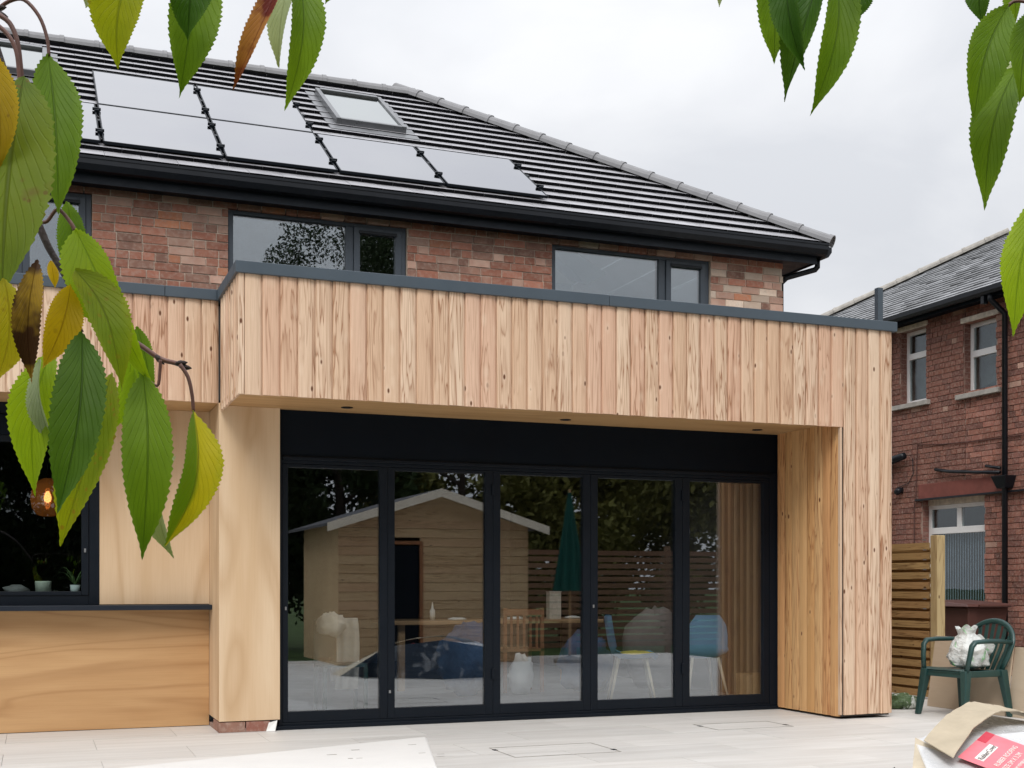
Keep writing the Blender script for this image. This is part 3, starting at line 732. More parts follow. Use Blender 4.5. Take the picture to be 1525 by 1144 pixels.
# coping
cp = MB(); zc0, zc1 = 3.336, 3.42
def cop(poly):
    cp.prism(poly, 'Z', zc0, zc1)
cp.box(XL - .018, YF - .022, zc0, 4.2, YF + 0.34, zc1); cp.box(4.203, YF - .0215, zc0 + .0005, XR + .03, YF + 0.34, zc1 - .001)
cpo = cp.build('coping', M['coping'], ext, bevel=0.004)
bx(XL - .0182, YF + .341, zc0, XL + 0.30, YB + 0.30, zc1 - .0005).build('coping', M['coping'], ext, bevel=0.004)
cp = MB(); cp.box(0.92, YB - .022, zc0 + .001, XL - .0185, YB + 0.299, zc1 - .001); cp.box(-4, YB - .0215, zc0 + .0015, 0.917, YB + 0.299, zc1 - .0016)
cp.build('coping', M['coping'], ext, bevel=0.004)
bx(XR - .28, YF + .341, zc0, XR + .0295, 12.10, zc1 - .0005).build('coping', M['coping'], ext, bevel=0.004)
fl = MB(); fl.box(-4, YB + 0.301, 3.302, RX0, 12.12, 3.32); fl.box(RX0, YB + .301, 3.302, XR - .285, RY0, 3.32); fl.box(RX0, RY1, 3.302, XR - .285, 12.12, 3.32); fl.box(RX1, RY0, 3.302, XR - .285, RY1, 3.32)
fl.build('flat_roof', M['fascia'], ext)
rl = MB(); rl.box(RX0 - .06, RY0 - .06, 3.321, RX1 + .06, RY0, 3.40); rl.box(RX0 - .06, RY1, 3.321, RX1 + .06, RY1 + .06, 3.40); rl.box(RX0 - .06, RY0, 3.321, RX0, RY1, 3.40); rl.box(RX1, RY0, 3.321, RX1 + .06, RY1, 3.40)
rlo = rl.build('added_rooflight', M['coping'], ext)  # out of view, added to brighten the room behind the doors
bx(RX0 - .03, RY0 - .03, 3.401, RX1 + .03, RY1 + .03, 3.415).build('pane', M['clear_pane'], rlo)
# plywood: column, kitchen wall, lower panel
co = MB(); co.box(XL - .002, YB - 0.012, 0.088, 1.792, YB + 0.006, 2.531)
co.build('plywood_panel', M['ply_v'], ext, bevel=0.002)
bx(XL - .002, YB + 0.0065, 0.088, XL + 0.016, YK + .03, 2.552).build('plywood_panel', M['ply_v'], ext, bevel=0.002)
bx(1.774, YB + .0065, 0.088, 1.7915, YB + 0.05, 2.531).build('plywood_panel', M['ply_v'], ext)
bx(XL + .017, YB + 0.02, 0.088, 1.772, YK + .3, 2.55).build('column_core', M['dark_wall'], ext)
bx(0.473, YK, 0.99, XL - .0025, YK + 0.02, 2.5525).build('plywood_panel', M['ply_v'], ext, bevel=0.002)
bx(-4, YK, 0.003, -0.62, YK + 0.02, 0.944).build('plywood_panel', M['ply_h'], ext, bevel=0.002)
bx(-0.617, YK + .0005, 0.004, XL - .004, YK + 0.02, 0.944).build('plywood_panel', M['ply_h'], ext, bevel=0.002)
bx(-4, 10.05, 0.946, XL - .003, YK + 0.16, 0.986).build('counter_shelf', M['fascia'], ext, bevel=0.004)
pier = bx(XL - .001, YB - .002, -0.01, 1.71, YK, 0.03).build('pier_base', M['mortar_dark'], ext)
for k, (a, b) in enumerate(((XL - .004, 1.522), (1.530, 1.714))):
    inst('brick', unit('brick_n1' if k else 'brick_brown'), ext, ((a + b) / 2, YB + 0.045, 0.042), scale=(b - a, 0.10, 0.078))
inst('brick', unit('brick_brown'), ext, (XL + .05, YB + 0.21, 0.042), scale=(0.104, 0.21, 0.078))
sc_ = MB(); sc_.hexa([(1.68, YB - .03, .002), (1.745, YB - .05, .002), (1.75, YB - .045, .002), (1.69, YB - .02, .002), (1.70, YB - .035, .07), (1.765, YB - .04, .086), (1.768, YB - .035, .086), (1.705, YB - .03, .07)]); sc_.build('membrane_flap', M['white'], ext)
# kitchen window
kw = MB(); y = YK - .006; z0, z1 = 0.987, 2.552
kw.box(0.395, y, z0, 0.472, y + .07, z1); kw.box(-4, y, z0, 0.394, y + .07, z0 + 0.075); kw.box(-4, y, 2.46, 0.394, y + .07, z1); kw.box(-1.55, y, z0 + .076, -1.47, y + .07, 2.459); kw.box(-4, y, z0 + .076, -3.92, y + .07, 2.459)
kwin = kw.build('kitchen_window', M['black_frame'], ext, bevel=0.003)
kh = MB(); kh.box(-1.46, y - .012, 2.30, 0.393, y + .05, 2.455); kh.build('blind_box', M['black_panel'], kwin)
ks = MB(); a, b, c, d = 0.394, -1.465, 1.064, 2.298
ks.box(a - .055, y - .01, c, a - .002, y + .05, d); ks.box(b + .002, y - .01, c, b + .055, y + .05, d); ks.box(b + .056, y - .0095, c, a - .056, y + .05, c + .03); ks.box(b + .056, y - .0095, d - .05, a - .056, y + .05, d - .001)
ks.build('sash', M['black_frame'], kwin, bevel=0.003)
bx(b + .05, y + .015, c + .025, a - .05, y + .035, d - .045).build('pane', M['kitchen_pane'], kwin)
bx(-3.93, y + .015, z0 + .07, -1.54, y + .035, 2.465).build('pane', M['kitchen_pane'], kwin)
bx(0.358, y - .026, 1.40, 0.372, y - .0105, 1.43).build('key_lock', M['zinc'], kwin)
# bifold doors
YD = 9.715
bx(1.793, YB + .052, 2.172, XRI + .02, YB + .10, 2.531).build('door_header', M['black_panel'], ext)
fr = MB(); fr.box(1.793, YD, 0.0, 1.822, YD + .08, 2.171); fr.box(6.318, YD, 0.0, XRI + .022, YD + .08, 2.171); fr.box(1.823, YD + .001, 2.108, 6.317, YD + .08, 2.171); fr.box(1.70, YD - .035, -0.004, XRI + .018, YD - .001, 0.030); fr.box(1.823, YD + .001, 0.0, 6.317, YD + .08, 0.052)
fr.box(1.823, YD - .022, 2.135, 6.317, YD, 2.160)
fr.build('door_frame', M['black_frame'], ext, bevel=0.003)
edges = [(1.824, 2.682), (2.684, 3.597), (3.599, 4.502), (4.504, 5.408), (5.410, 6.316)]
gl = [(1.868, 2.617), (2.742, 3.528), (3.665, 4.432), (4.572, 5.335), (5.482, 6.252)]
for k, ((e0, e1), (g0, g1)) in enumerate(zip(edges, gl)):
    d = MB(); zb, zt = 0.054, 2.106
    d.box(e0, YD + .006, zb, g0, YD + .072, zt); d.box(g1, YD + .006, zb, e1, YD + .072, zt); d.box(g0, YD + .007, zb, g1, YD + .071, 0.137); d.box(g0, YD + .007, 2.078, g1, YD + .071, zt - .001)
    leaf = d.build('door_leaf', M['black_frame'], ext, bevel=0.003)
    bx(g0 - .008, YD + .030, 0.131, g1 + .008, YD + .048, 2.084).build('pane', M['door_pane'], leaf)
    if k in (0, 3):
        bx(e0 + .018, YD - .004, 0.945, e0 + .03, YD + .0055, 0.972).build('lock', M['zinc'], leaf)
    if k == 1: bx(e0 + .006, YD - .004, 0.262, e0 + .022, YD + .0055, 0.285).build('bolt_pull', M['zinc'], leaf)
    for hz in (0.35, 1.9):
        if k in (1, 3): bx(e1 - .012, YD - .010, hz, e1 + .014, YD + .0055, hz + .09).build('hinge', M['black_frame'], leaf)
# vent pipe, white trim
vp = bx(8.50, 10.97, -0.15, 8.565, 11.03, 4.36).build('vent_pipe', M['coping'], house)
bx(XR - .004 + .003, YF + .035, 1.95, XR + .013, YF + .06, 2.86).build('trim_strip', M['upvc'], ext)
# room shell seen through the glass
MB().box(1.35, YB + .13, -0.1, XR - .04, 18.8, 0.006).box(-4, YK + .03, -0.1, 1.349, 18.8, 0.0055).build('room_floor', M['room_floor'], ext)
rs = MB(); rs.box(-4, 17.5, 0.007, 6.80, 17.6, 2.55); rs.box(-4.1, YK + .1, 0.007, -4.0, 17.6, 2.55)
rs.build('room_wall', M['dark_wall'], ext)
bx(6.75, YB + .15, 0.007, 6.795, 17.49, 2.55).build('room_wall', M['dark_wall'], ext)
MB().box(1.80, YB + .12, 2.535, 6.749, RY0, 2.551).box(1.80, RY1, 2.535, 6.749, 17.5, 2.551).box(1.80, RY0, 2.535, RX0, RY1, 2.551).box(RX1, RY0, 2.535, 6.749, RY1, 2.551).box(-4, YK + .08, 2.556, 1.799, 17.5, 2.571).build('room_ceiling', M['dark_wall'], ext)
bx(-4, YK + .165, 0.90, 0.7, YK + .75, 1.070).build('kitchen_worktop', M['dark_wall'], ext)

# ================================================================== NEIGHBOURING HOUSE
XN = 13.0
nb = thing('neighbour_house', 'old red brick house with slate roof and white framed windows beyond the fence', 'house', (13.0, 14.0, -0.15))
NO = [(15.60, 16.22, 4.03, 5.20), (14.10, 14.77, 4.0, 5.06), (14.33, 15.70, 0.80, 2.47)]
nw = MB(); xf, xb_ = XN + .012, XN + .30
ys = sorted({7.0, 21.4} | {v for o in NO for v in o[:2]}); zs = sorted({-0.15, 5.34} | {v for o in NO for v in o[2:]})
for i in range(len(ys) - 1):
    for j in range(len(zs) - 1):
        cy, cz = (ys[i] + ys[i + 1]) / 2, (zs[j] + zs[j + 1]) / 2
        if not any(o[0] < cy < o[1] and o[2] < cz < o[3] for o in NO): nw.box(xf, ys[i], zs[j], xb_, ys[i + 1], zs[j + 1])
nw.box(XN + .3, 21.1, -0.15, 20.5, 21.4, 5.34); nw.box(XN + .3, 7.0, -0.15, 20.5, 7.3, 5.34)
nwall = nw.build('wall', M['mortar_dark'], nb)
def pickN(rg, y, z):
    r = rg.random()
    return 'brick_n1' if r < 0.55 else 'brick_n2' if r < 0.80 else 'brick_n3' if r < 0.985 else 'brick_pink'
SM = ['brick_n1', 'brick_n2', 'brick_n3', 'brick_pink']
SKIP = NO + [(13.92, 15.78, 2.47, 2.72)]
lay_bricks(nb, nwall, 'X', XN, 13.2, 14.72, 0.6, 5.3, 0.084, SKIP, pickN, seed=21, headers=0.9)
lay_bricks(nb, nwall, 'X', XN, 14.73, 21.4, -0.15, 5.33, 0.084, SKIP, pickN, seed=22, headers=0.9, keep=lambda a, z: False, stuff_mats=SM)
lay_bricks(nb, nwall, 'X', XN, 7.0, 13.19, -0.15, 5.33, 0.084, [], pickN, seed=23, headers=0.9, keep=lambda a, z: False, stuff_mats=SM)
lay_bricks(nb, nwall, 'X', XN, 13.2, 14.72, -0.15, 0.59, 0.084, SKIP, pickN, seed=24, headers=0.9, keep=lambda a, z: False, stuff_mats=SM)
# brick jambs of the openings
for (a, b, c, d) in NO:
    jm = MB(); z = c
    while z < d - .04:
        jm.box(XN + .02, b - .004, z, XN + .135, b + .02, min(z + .073, d)); z += .084
    jm.build('jamb', M['brick_n2'], nwall)
def nwindow(o, split, kind):
    a, b, c, d = o; x = XN + .13; k = 0.062
    w = MB(); w.box(x, a, c, x + .06, a + k, d); w.box(x, b - k, c, x + .06, b, d); w.box(x + .001, a + k, d - k, x + .06, b - k, d); w.box(x + .001, a + k, c, x + .06, b - k, c + k)
    w.box(x - .004, a + k, split - .05, x + .055, b - k, split + .05)
    if kind == 'wide': w.box(x + .002, (a + b) / 2 - .05, split + .05, x + .058, (a + b) / 2 + .05, d - k)
    win = w.build('window', M['upvc'], nb, bevel=0.006)
    bx(x + .02, a + k - .01, c + k - .01, x + .035, b - k + .01, split - .04).build('pane', M['nb_pane'], win)
    if kind == 'wide':
        bx(x + .02, a + k - .01, split + .04, x + .035, (a + b) / 2 - .04, d - k + .01).build('pane', M['nb_pane'], win)
        bx(x + .02, (a + b) / 2 + .04, split + .04, x + .035, b - k + .01, d - k + .01).build('pane', M['nb_pane'], win)
        y = a + k + .02
        while y < b - k - .05:
            bl = MB(); bl.hexa([(x + .09, y, c + .08), (x + .115, y + .045, c + .08), (x + .117, y + .045, c + .08), (x + .092, y, c + .08), (x + .09, y, split - .05), (x + .115, y + .045, split - .05), (x + .117, y + .045, split - .05), (x + .092, y, split - .05)])
            bl.build('blind_slat', M['blind'], win); y += .055
        bx(x + .3, a - .3, c - .2, x + .32, b + .3, d + .2).build('room_back', M['dark_wall'], win)
    else:
        bx(x + .02, a + k - .01, split + .04, x + .035, b - k + .01, d - k + .01).build('pane', M['nb_pane'], win)
        bx(x + .25, a - .2, c - .2, x + .27, b + .2, d + .2).build('curtain', M['frosted'], win)
    return win
M['nb_pane'] = glass('neighbour_glass', 1.55, (0.8, 0.85, 0.86), 0.02, 2.0)
M['blind'] = simple('blue_grey_blind', (0.56, 0.65, 0.75), 0.8, 0.2, 0.05, 3, 0.02)
M['frosted'] = simple('grey_green_curtain', (0.22, 0.25, 0.245), 0.9, 0.1, 0.2, 6, 0.1)
na = nwindow(NO[0], 4.80, 'tall'); nb2 = nwindow(NO[1], 4.60, 'tall'); nc = nwindow((14.335, 15.695, 0.80, 2.38), 1.98, 'wide')
bx(XN + .12, 14.335, 2.382, XN + .19, 15.695, 2.47).build('head_panel', M['cream_paint'], nc)
bx(XN - .07, 15.50, 3.955, XN + .129, 16.36, 4.028).build('sill', M['stone'], na, bevel=0.006)
bx(XN - .07, 13.99, 3.925, XN + .129, 14.88, 3.998).build('sill', M['stone'], nb2, bevel=0.006)
bx(XN - .05, 14.30, 0.735, XN + .129, 15.75, 0.799).build('sill', M['upvc'], nc, bevel=0.006)
bx(XN - .035, 15.56, 5.202, XN + .12, 16.27, 5.275).build('lintel', M['cream_paint'], na, bevel=0.008)
bx(XN - .035, 14.03, 5.062, XN + .12, 14.80, 5.14).build('lintel', M['cream_paint'], nb2, bevel=0.008)
bx(XN - .012, 13.93, 2.472, XN + .12, 15.77, 2.718).build('lintel', M['red_paint'], nc, bevel=0.006)
dr = MB().box(XN - .06, 13.2, 2.462, XN - .013, 15.80, 2.49); dr.build('drip_rail', M['black_plastic'], nb)
# roof of slates
NP = R(28.5); XE, ZEN = 12.66, 5.40
def np_(x_, y_, off=0.0): return Vector((XE + x_ * math.cos(NP) - off * math.sin(NP), y_, ZEN + x_ * math.sin(NP) + off * math.cos(NP)))
YHIP = 21.8; TRN = 4.6
def yhip(t): return YHIP - t * math.cos(NP)
sl = MB(); k = 0; t = -0.06; rng = random.Random(9)
while t < TRN - .05:
    b = min(t + 0.27, TRN); y = 7.0 - 0.125 * (k % 2)
    while y < yhip(t):
        w = 0.246; lift = 0.012 + rng.random() * 0.010; s = (rng.random() - .5) * .02
        ya, yb_ = min(y + w, yhip(t)), min(y + w, yhip(b))
        sl.hexa([np_(t + s, y, 0.002), np_(t + s, ya, 0.002), np_(b, yb_, -.014), np_(b, min(y, yb_ - .001), -.014), np_(t + s, y, lift), np_(t + s, ya, lift + .004 * rng.random()), np_(b, yb_, -.004), np_(b, min(y, yb_ - .001), -.004)])
        y += 0.25
    t += 0.20; k += 1
tag(sl.build('slates', M['slate'], nb), kind='stuff')
dk = MB(); dk.add([np_(-.05, 7, -.02), np_(-.05, yhip(-.05), -.02), np_(TRN, yhip(TRN), -.02), np_(TRN, 7, -.02)], [(0, 1, 2, 3)])
dk.add([np_(-.05, yhip(-.05), -.01), (20.8, yhip(-.05), np_(-.05, 0, -.01).z), np_(TRN, yhip(TRN), -.01)], [(0, 1, 2)])
dk.add([np_(TRN, 7, -.02), np_(TRN, yhip(TRN), -.02), (20.8, yhip(-.05), np_(-.05, 0, -.02).z), (20.8, 7, np_(-.05, 0, -.02).z)], [(0, 1, 2, 3)])
dk.build('roof_deck', M['slate'], nb)
nrm = ridge_mesh(0.42, 'slate_roof_ridge_tile'); nrm.materials.clear(); nrm.materials.append(M['stone'])
a, b = np_(0, yhip(0), .03), np_(TRN, yhip(TRN), .03); dv = (a - b); L = dv.length; dv.normalize(); q = dv.to_track_quat('X', 'Z').to_euler()
for k in range(int(L / .42)): inst('hip_tile', nrm, nb, b + dv * (.42 * k), rot=q)
gm = MB(); gm.prism([(12.56, 5.375), (12.565, 5.31), (12.60, 5.275), (12.65, 5.275), (12.685, 5.31), (12.69, 5.375), (12.675, 5.375), (12.67, 5.32), (12.65, 5.29), (12.60, 5.29), (12.58, 5.32), (12.575, 5.375)], 'Y', 7.0, 21.8)
gm.build('gutter', M['black_plastic'], nb)
fm = MB(); fm.box(12.70, 7, 5.24, 12.72, 21.7, 5.40); fm.box(12.721, 7, 5.285, XN - .004, 21.7, 5.30); fm.build('eaves_board', M['black_panel'], nb)
# pipes and wall fittings
dp = MB().tube([(12.66, 13.84, 5.28), (12.66, 13.84, 5.20), (12.92, 13.84, 5.02), (12.92, 13.84, -0.1)], 0.042, 10); dp.build('downpipe', M['black_plastic'], nb, smooth=True)
hp = MB().hexa([(12.84, 13.76, 2.52), (12.999, 13.76, 2.52), (12.999, 13.92, 2.52), (12.84, 13.92, 2.52), (12.79, 13.69, 2.70), (12.999, 13.69, 2.70), (12.999, 13.99, 2.70), (12.79, 13.99, 2.70)]); hp.build('hopper', M['black_plastic'], nb, bevel=.01)
dp = MB().tube([(12.93, 16.47, 5.25), (12.93, 16.47, -0.1)], 0.045, 10); dp.build('downpipe', M['black_plastic'], nb, smooth=True)
MB().tube([(12.93, 16.45, 3.14), (12.90, 16.3, 3.15), (12.88, 15.98, 3.19)], [0.06, 0.066, 0.055], 12).build('overflow_pipe', M['black_plastic'], nb, smooth=True)
MB().tube([(12.999, 16.18, 2.66), (12.93, 16.17, 2.65), (12.88, 16.16, 2.62)], [.05, .055, .05], 12).build('outside_tap', M['black_plastic'], nb, smooth=True)
MB().tube([(12.95, 15.33, 2.92), (12.94, 15.0, 2.86), (12.94, 14.4, 2.80), (12.93, 13.95, 2.76)], 0.026, 8).build('waste_pipe', M['black_plastic'], nb, smooth=True)
MB().tube([(12.95, 14.25, 2.88), (12.94, 13.95, 2.82)], 0.022, 8).build('waste_pipe', M['black_plastic'], nb, smooth=True)
MB().tube([(12.985, 15.82, 2.44), (12.982, 15.8, 3.0), (12.982, 15.78, 3.36), (12.982, 15.2, 3.30), (12.982, 14.5, 3.27), (12.982, 13.9, 3.26), (12.982, 13.2, 3.25)], 0.008, 6).build('cable', M['brown_plastic'], nb)
MB().tube([(12.985, 15.9, 3.15), (12.982, 15.88, 2.9), (12.982, 16.0, 2.76), (12.982, 16.3, 2.70)], 0.006, 6).build('cable', M['black_plastic'], nb)
MB().tube([(12.985, 15.86, 2.44), (12.985, 15.86, 0.9)], 0.008, 6).build('cable', M['brown_plastic'], nb)
for yb_ in (13.96,): MB().box(12.62, yb_ - .03, 5.16, 12.70, yb_ + .03, 5.30).build('gutter_outlet', M['black_plastic'], nb)

# ================================================================== FENCE
fence = thing('fence_panel', 'slatted treated timber fence panel with square end post beside the larch extension', 'fence', (8.36, 11.0, -0.15))
fb = MB().box(-0.5, -0.5, -0.5, .5, .5, .5)
L = 2.5
def fboard(name):
    m = MB(); m.box(-0.011, -L / 2, -0.034, 0.011, L / 2, 0.034); return m.mesh(name, M['fence_wood'])
fme = fboard('fence_board')
for k in range(17):
    z = 0.055 + 0.0985 * k
    if z > 1.62: break
    inst('fence_board', fme, fence, (8.335 + 0.002 * (k % 3), 9.96 + L / 2, z), rot=(0, R(2) * (1 if k % 2 else -1) * 0.4, 0))
    if k < 15: inst('fence_board', fme, fence, (8.392, 9.99 + L / 2, z + 0.049))
for y in (10.9, 12.2):
    bx(8.350, y - .02, -0.1, 8.378, y + .02, 1.60).build('batten', M['post_wood'], fence)
bx(8.30, 9.80, -0.15, 8.40, 9.90, 1.635).build('post', M['post_wood'], fence, bevel=.006)
bx(8.31, 12.48, -0.15, 8.41, 12.58, 1.635).build('post', M['post_wood'], fence, bevel=.006)
for k in range(8):
    z = 1.60 - 0.0985 * k
    bx(8.318, 9.985, z - .012, 8.3225, 10.03, z).build('bracket', M['zinc'], fence)

# ================================================================== SHEETS, BIN, SMALL BAG
def leaning(y0, y1, x_foot, h, label, lean=0.10, seed=0):
    m = MB(); z0 = 0.002
    m.hexa([(x_foot, y0, z0), (x_foot + .018, y0, z0), (x_foot + .018, y1, z0), (x_foot, y1, z0), (x_foot + lean, y0, z0 + h), (x_foot + lean + .018, y0, z0 + h), (x_foot + lean + .018, y1, z0 + h), (x_foot + lean, y1, z0 + h)])
    o = own(m.build('sheet_board', M['sheet_board']), (x_foot, (y0 + y1) / 2, z0)); return tag(o, label, 'board', 'leaning sheet boards')
leaning(8.42, 9.42, 7.86, 0.66, 'raw sheet of board leaning behind the green chair, by the slatted fence')
leaning(7.15, 8.415, 7.88, 0.60, 'raw sheet of board leaning behind the green chair, under the brown bin', 0.09)
wb = thing('wheelie_bin', 'brown wheeled bin with closed lid standing below the blue blind window', 'bin', (11.3, 12.75, -0.15))
m = MB().hexa([(11.08, 12.5, 0.0), (11.55, 12.5, 0.0), (11.55, 13.0, 0.0), (11.08, 13.0, 0.0), (11.0, 12.42, .86), (11.66, 12.42, .86), (11.66, 13.1, .86), (11.0, 13.1, .86)]); m.build('body', M['brown_plastic'], wb, bevel=.02)
m = MB().hexa([(10.94, 12.36, .862), (11.72, 12.36, .862), (11.72, 13.16, .862), (10.94, 13.16, .862), (10.97, 12.40, .90), (11.69, 12.40, .90), (11.66, 13.12, .945), (11.0, 13.12, .945)]); m.build('lid', M['brown_plastic'], wb, bevel=.012)
m = MB().tube([(11.1, 12.33, .875), (11.6, 12.33, .875)], .018, 8); m.build('handle', M['brown_plastic'], wb)
for y in (12.44, 13.02): MB().tube([(11.58, y, -0.05), (11.58, y + .05, -0.05)], .10, 14).build('wheel', M['black_plastic'], wb)

def blob(cx, cy, cz, rx, ry, rz, seed, amp=0.25, nu=18, nv=12, freq=3.0, flat=None):
    def fn(u, v):
        th, ph = 2 * math.pi * u, math.pi * v
        d = Vector((math.cos(th) * math.sin(ph), math.sin(th) * math.sin(ph), math.cos(ph)))
        n_ = mnoise.noise(d * freq + Vector((seed, seed * 1.7, 0))) + 0.5 * mnoise.noise(d * freq * 2.6 + Vector((seed, 3, 1)))
        k = 1 + amp * n_
        z = cz + d.z * rz * k
        if flat is not None: z = max(z, flat)
        return (cx + d.x * rx * k, cy + d.y * ry * k, z)
    return MB().grid(fn, nu, nv)
def bagmat(name, a, b, scale, p=0.5, tr=0.3):
    t = NT(name); v = t.coords()
    c = t.mix(t.ramp(t.noise(v, scale, 3, 0.6, 1.0), [(p - .04, 0.0), (p + .04, 1.0)]), a, b)
    bp = t.bump(t.noise(v, scale * 2.2, 4, 0.65, 1.5), 0.9, 0.03)
    t.principled(c, 0.3, 0.5, bp); return t.m
M['bag_green'] = bagmat('green_white_bag', (0.075, 0.13, 0.05), (0.72, 0.76, 0.72), 9, 0.56)
M['bag_white'] = bagmat('white_carrier_bag', (0.70, 0.72, 0.70), (0.28, 0.62, 0.30), 5.5, 0.60)
o = own(blob(7.50, 9.32, 0.055, 0.16, 0.13, 0.085, 4.2, 0.3, flat=0.002).build('compost_bag', M['bag_green'], smooth=True), (7.50, 9.32, 0.0)); tag(o, 'small crumpled green and white bag on the slabs by the fence', 'bag')

# ================================================================== GREEN PLASTIC CHAIR WITH A BAG
def mono_chair(loc, rz, label):
    """front of the chair looks along local +x"""
    t = thing('garden_chair', label, 'chair', loc); t.rotation_euler = (0, 0, rz)
    ORG[t.name] = Vector((0, 0, 0))
    def put(mb, name, smooth=True, bevel=0): 
        o = mb.build(name, M['green_plastic'], t, smooth=smooth, bevel=bevel); return o
    s = MB()
    def top(u, v):
        x = 0.25 - 0.47 * u; y = (v - .5) * (0.50 - 0.05 * u)
        return Vector((x, y, 0.425 - 0.028 * u - 0.018 * math.sin(math.pi * v) * math.sin(math.pi * min(1, u * 1.1)) - (0.02 * (1 - u * 10) if u < .1 else 0)))
    nu, nv = 10, 10
    s.grid(top, nu, nv); base = len(s.v)
    s.v += [p - Vector((0, 0, .02)) for p in s.v[:]]
    s.f += [[base + i for i in f[::-1]] for f in s.f[:]]; s.mi += [0] * (nu * nv)
    put(s, 'seat')
    sk = MB(); sk.box(.215, -.25, .345, .245, .25, .402); sk.box(-.2, -.245, .35, .214, -.222, .408); sk.box(-.2, .222, .35, .214, .245, .408)
    put(sk, 'apron', False, .008)
    for sx, sy in ((1, 1), (1, -1), (-1, 1), (-1, -1)):
        l = MB(); x0, y0 = (.225 if sx > 0 else -.20), .225 * sy; x1, y1 = x0 + .055 * sx, y0 + .045 * sy
        w0, w1 = .036, .022
        l.hexa([(x1 - w1, y1 - w1, 0), (x1 + w1, y1 - w1, 0), (x1 + w1, y1 + w1, 0), (x1 - w1, y1 + w1, 0), (x0 - w0, y0 - w0, .41), (x0 + w0, y0 - w0, .41), (x0 + w0, y0 + w0, .41), (x0 - w0, y0 + w0, .41)])
        put(l, 'leg', False, .008)
    # arched back rim leaning backwards, with vertical slats
    rim = []; n_ = 22
    def bk(y, z): return (-.205 - (z - .40) * 0.36, y, z)
    for k in range(n_ + 1):
        a = math.pi * k / n_
        y = .262 * math.cos(a); z = .62 + .205 * math.sin(a)
        rim.append(bk(y, z))
    rim = [bk(.215, .40)] + [bk(.25, .52)] + rim + [bk(-.25, .52), bk(-.215, .40)]
    put(MB().tube(rim, .026, 8, squash=.6), 'back_rim')
    for k in range(7):
        y0 = (-.165 + .055 * k); y1 = y0 * 1.28
        zt = .62 + .205 * math.sqrt(max(0, 1 - (y1 / .262) ** 2)) - .012
        p0, p1 = Vector(bk(y0, .40)), Vector(bk(y1, zt)); pm = (p0 + p1) / 2 + Vector((-.02, 0, 0))
        m = MB()
        for (a, b) in ((p0, pm), (pm, p1)):
            w = .017; m.hexa([a + Vector((0, -w, 0)), a + Vector((0, w, 0)), a + Vector((-.01, w, 0)), a + Vector((-.01, -w, 0)), b + Vector((0, -w, 0)), b + Vector((0, w, 0)), b + Vector((-.01, w, 0)), b + Vector((-.01, -w, 0))])
        put(m, 'back_slat', False)
    for sy in (1, -1):
        pts = [(.235, .245 * sy, .40), (.222, .265 * sy, .52), (.205, .275 * sy, .62), (.17, .278 * sy, .655), (.05, .28 * sy, .662), (-.12, .275 * sy, .66), (-.27, .262 * sy, .645)]
        put(MB().tube(pts, [.024, .025, .027, .028, .028, .027, .024], 8, squash=.75), 'armrest')
    return t
CHP = Vector((7.60, 8.62, 0.0)); CHR = math.pi + R(5)
mono_chair(CHP, CHR, 'dark green plastic garden armchair with slatted round back')
bg = thing('carrier_bag', 'full white and green carrier bag slumped on the green chair seat', 'bag', CHP + Vector((0.03, 0.0, 0.40)))
c = CHP + Vector((0.05, 0.0, 0.40))
def bagshape(u, v):
    a = 2 * math.pi * u
    prof = [(0, .02), (.10, .155), (.30, .165), (.5, .155), (.68, .125), (.78, .095), (.84, .066), (.90, .072), (1.0, .09)]
    for (p, x), (q_, y) in zip(prof, prof[1:]):
        if v <= q_: r_ = x + (y - x) * (v - p) / (q_ - p); break
    d = Vector((math.cos(a), math.sin(a), v * 2.2))
    crease = mnoise.noise(d * 2.2) * .22 + mnoise.noise(d * 5.5) * .12 + (.12 * math.cos(3 * a + .6) if v > .84 else 0)
    r_ *= 1 + crease
    h = .37 * v - .02 * (mnoise.noise(d * 3) if v > .3 else 0) + (.022 * math.cos(a * 3 + .6) * (v - .84) / .16 if v > .84 else 0)
    return (c.x + r_ * math.cos(a) * .95 - .03 * v, c.y + r_ * math.sin(a), c.z + max(.004, h))
MB().grid(bagshape, 40, 28).build('body', M['bag_white'], bg, smooth=True)
def flap(u, v):
    return (c.x + .03 + .15 * u, c.y - .05 - .07 * u + .06 * v, c.z + .30 - .07 * u + .02 * math.sin(5 * u) - .08 * v + .012 * math.sin(9 * u + v * 4))
MB().grid(flap, 10, 5).build('handle', M['bag_white'], bg, smooth=True)

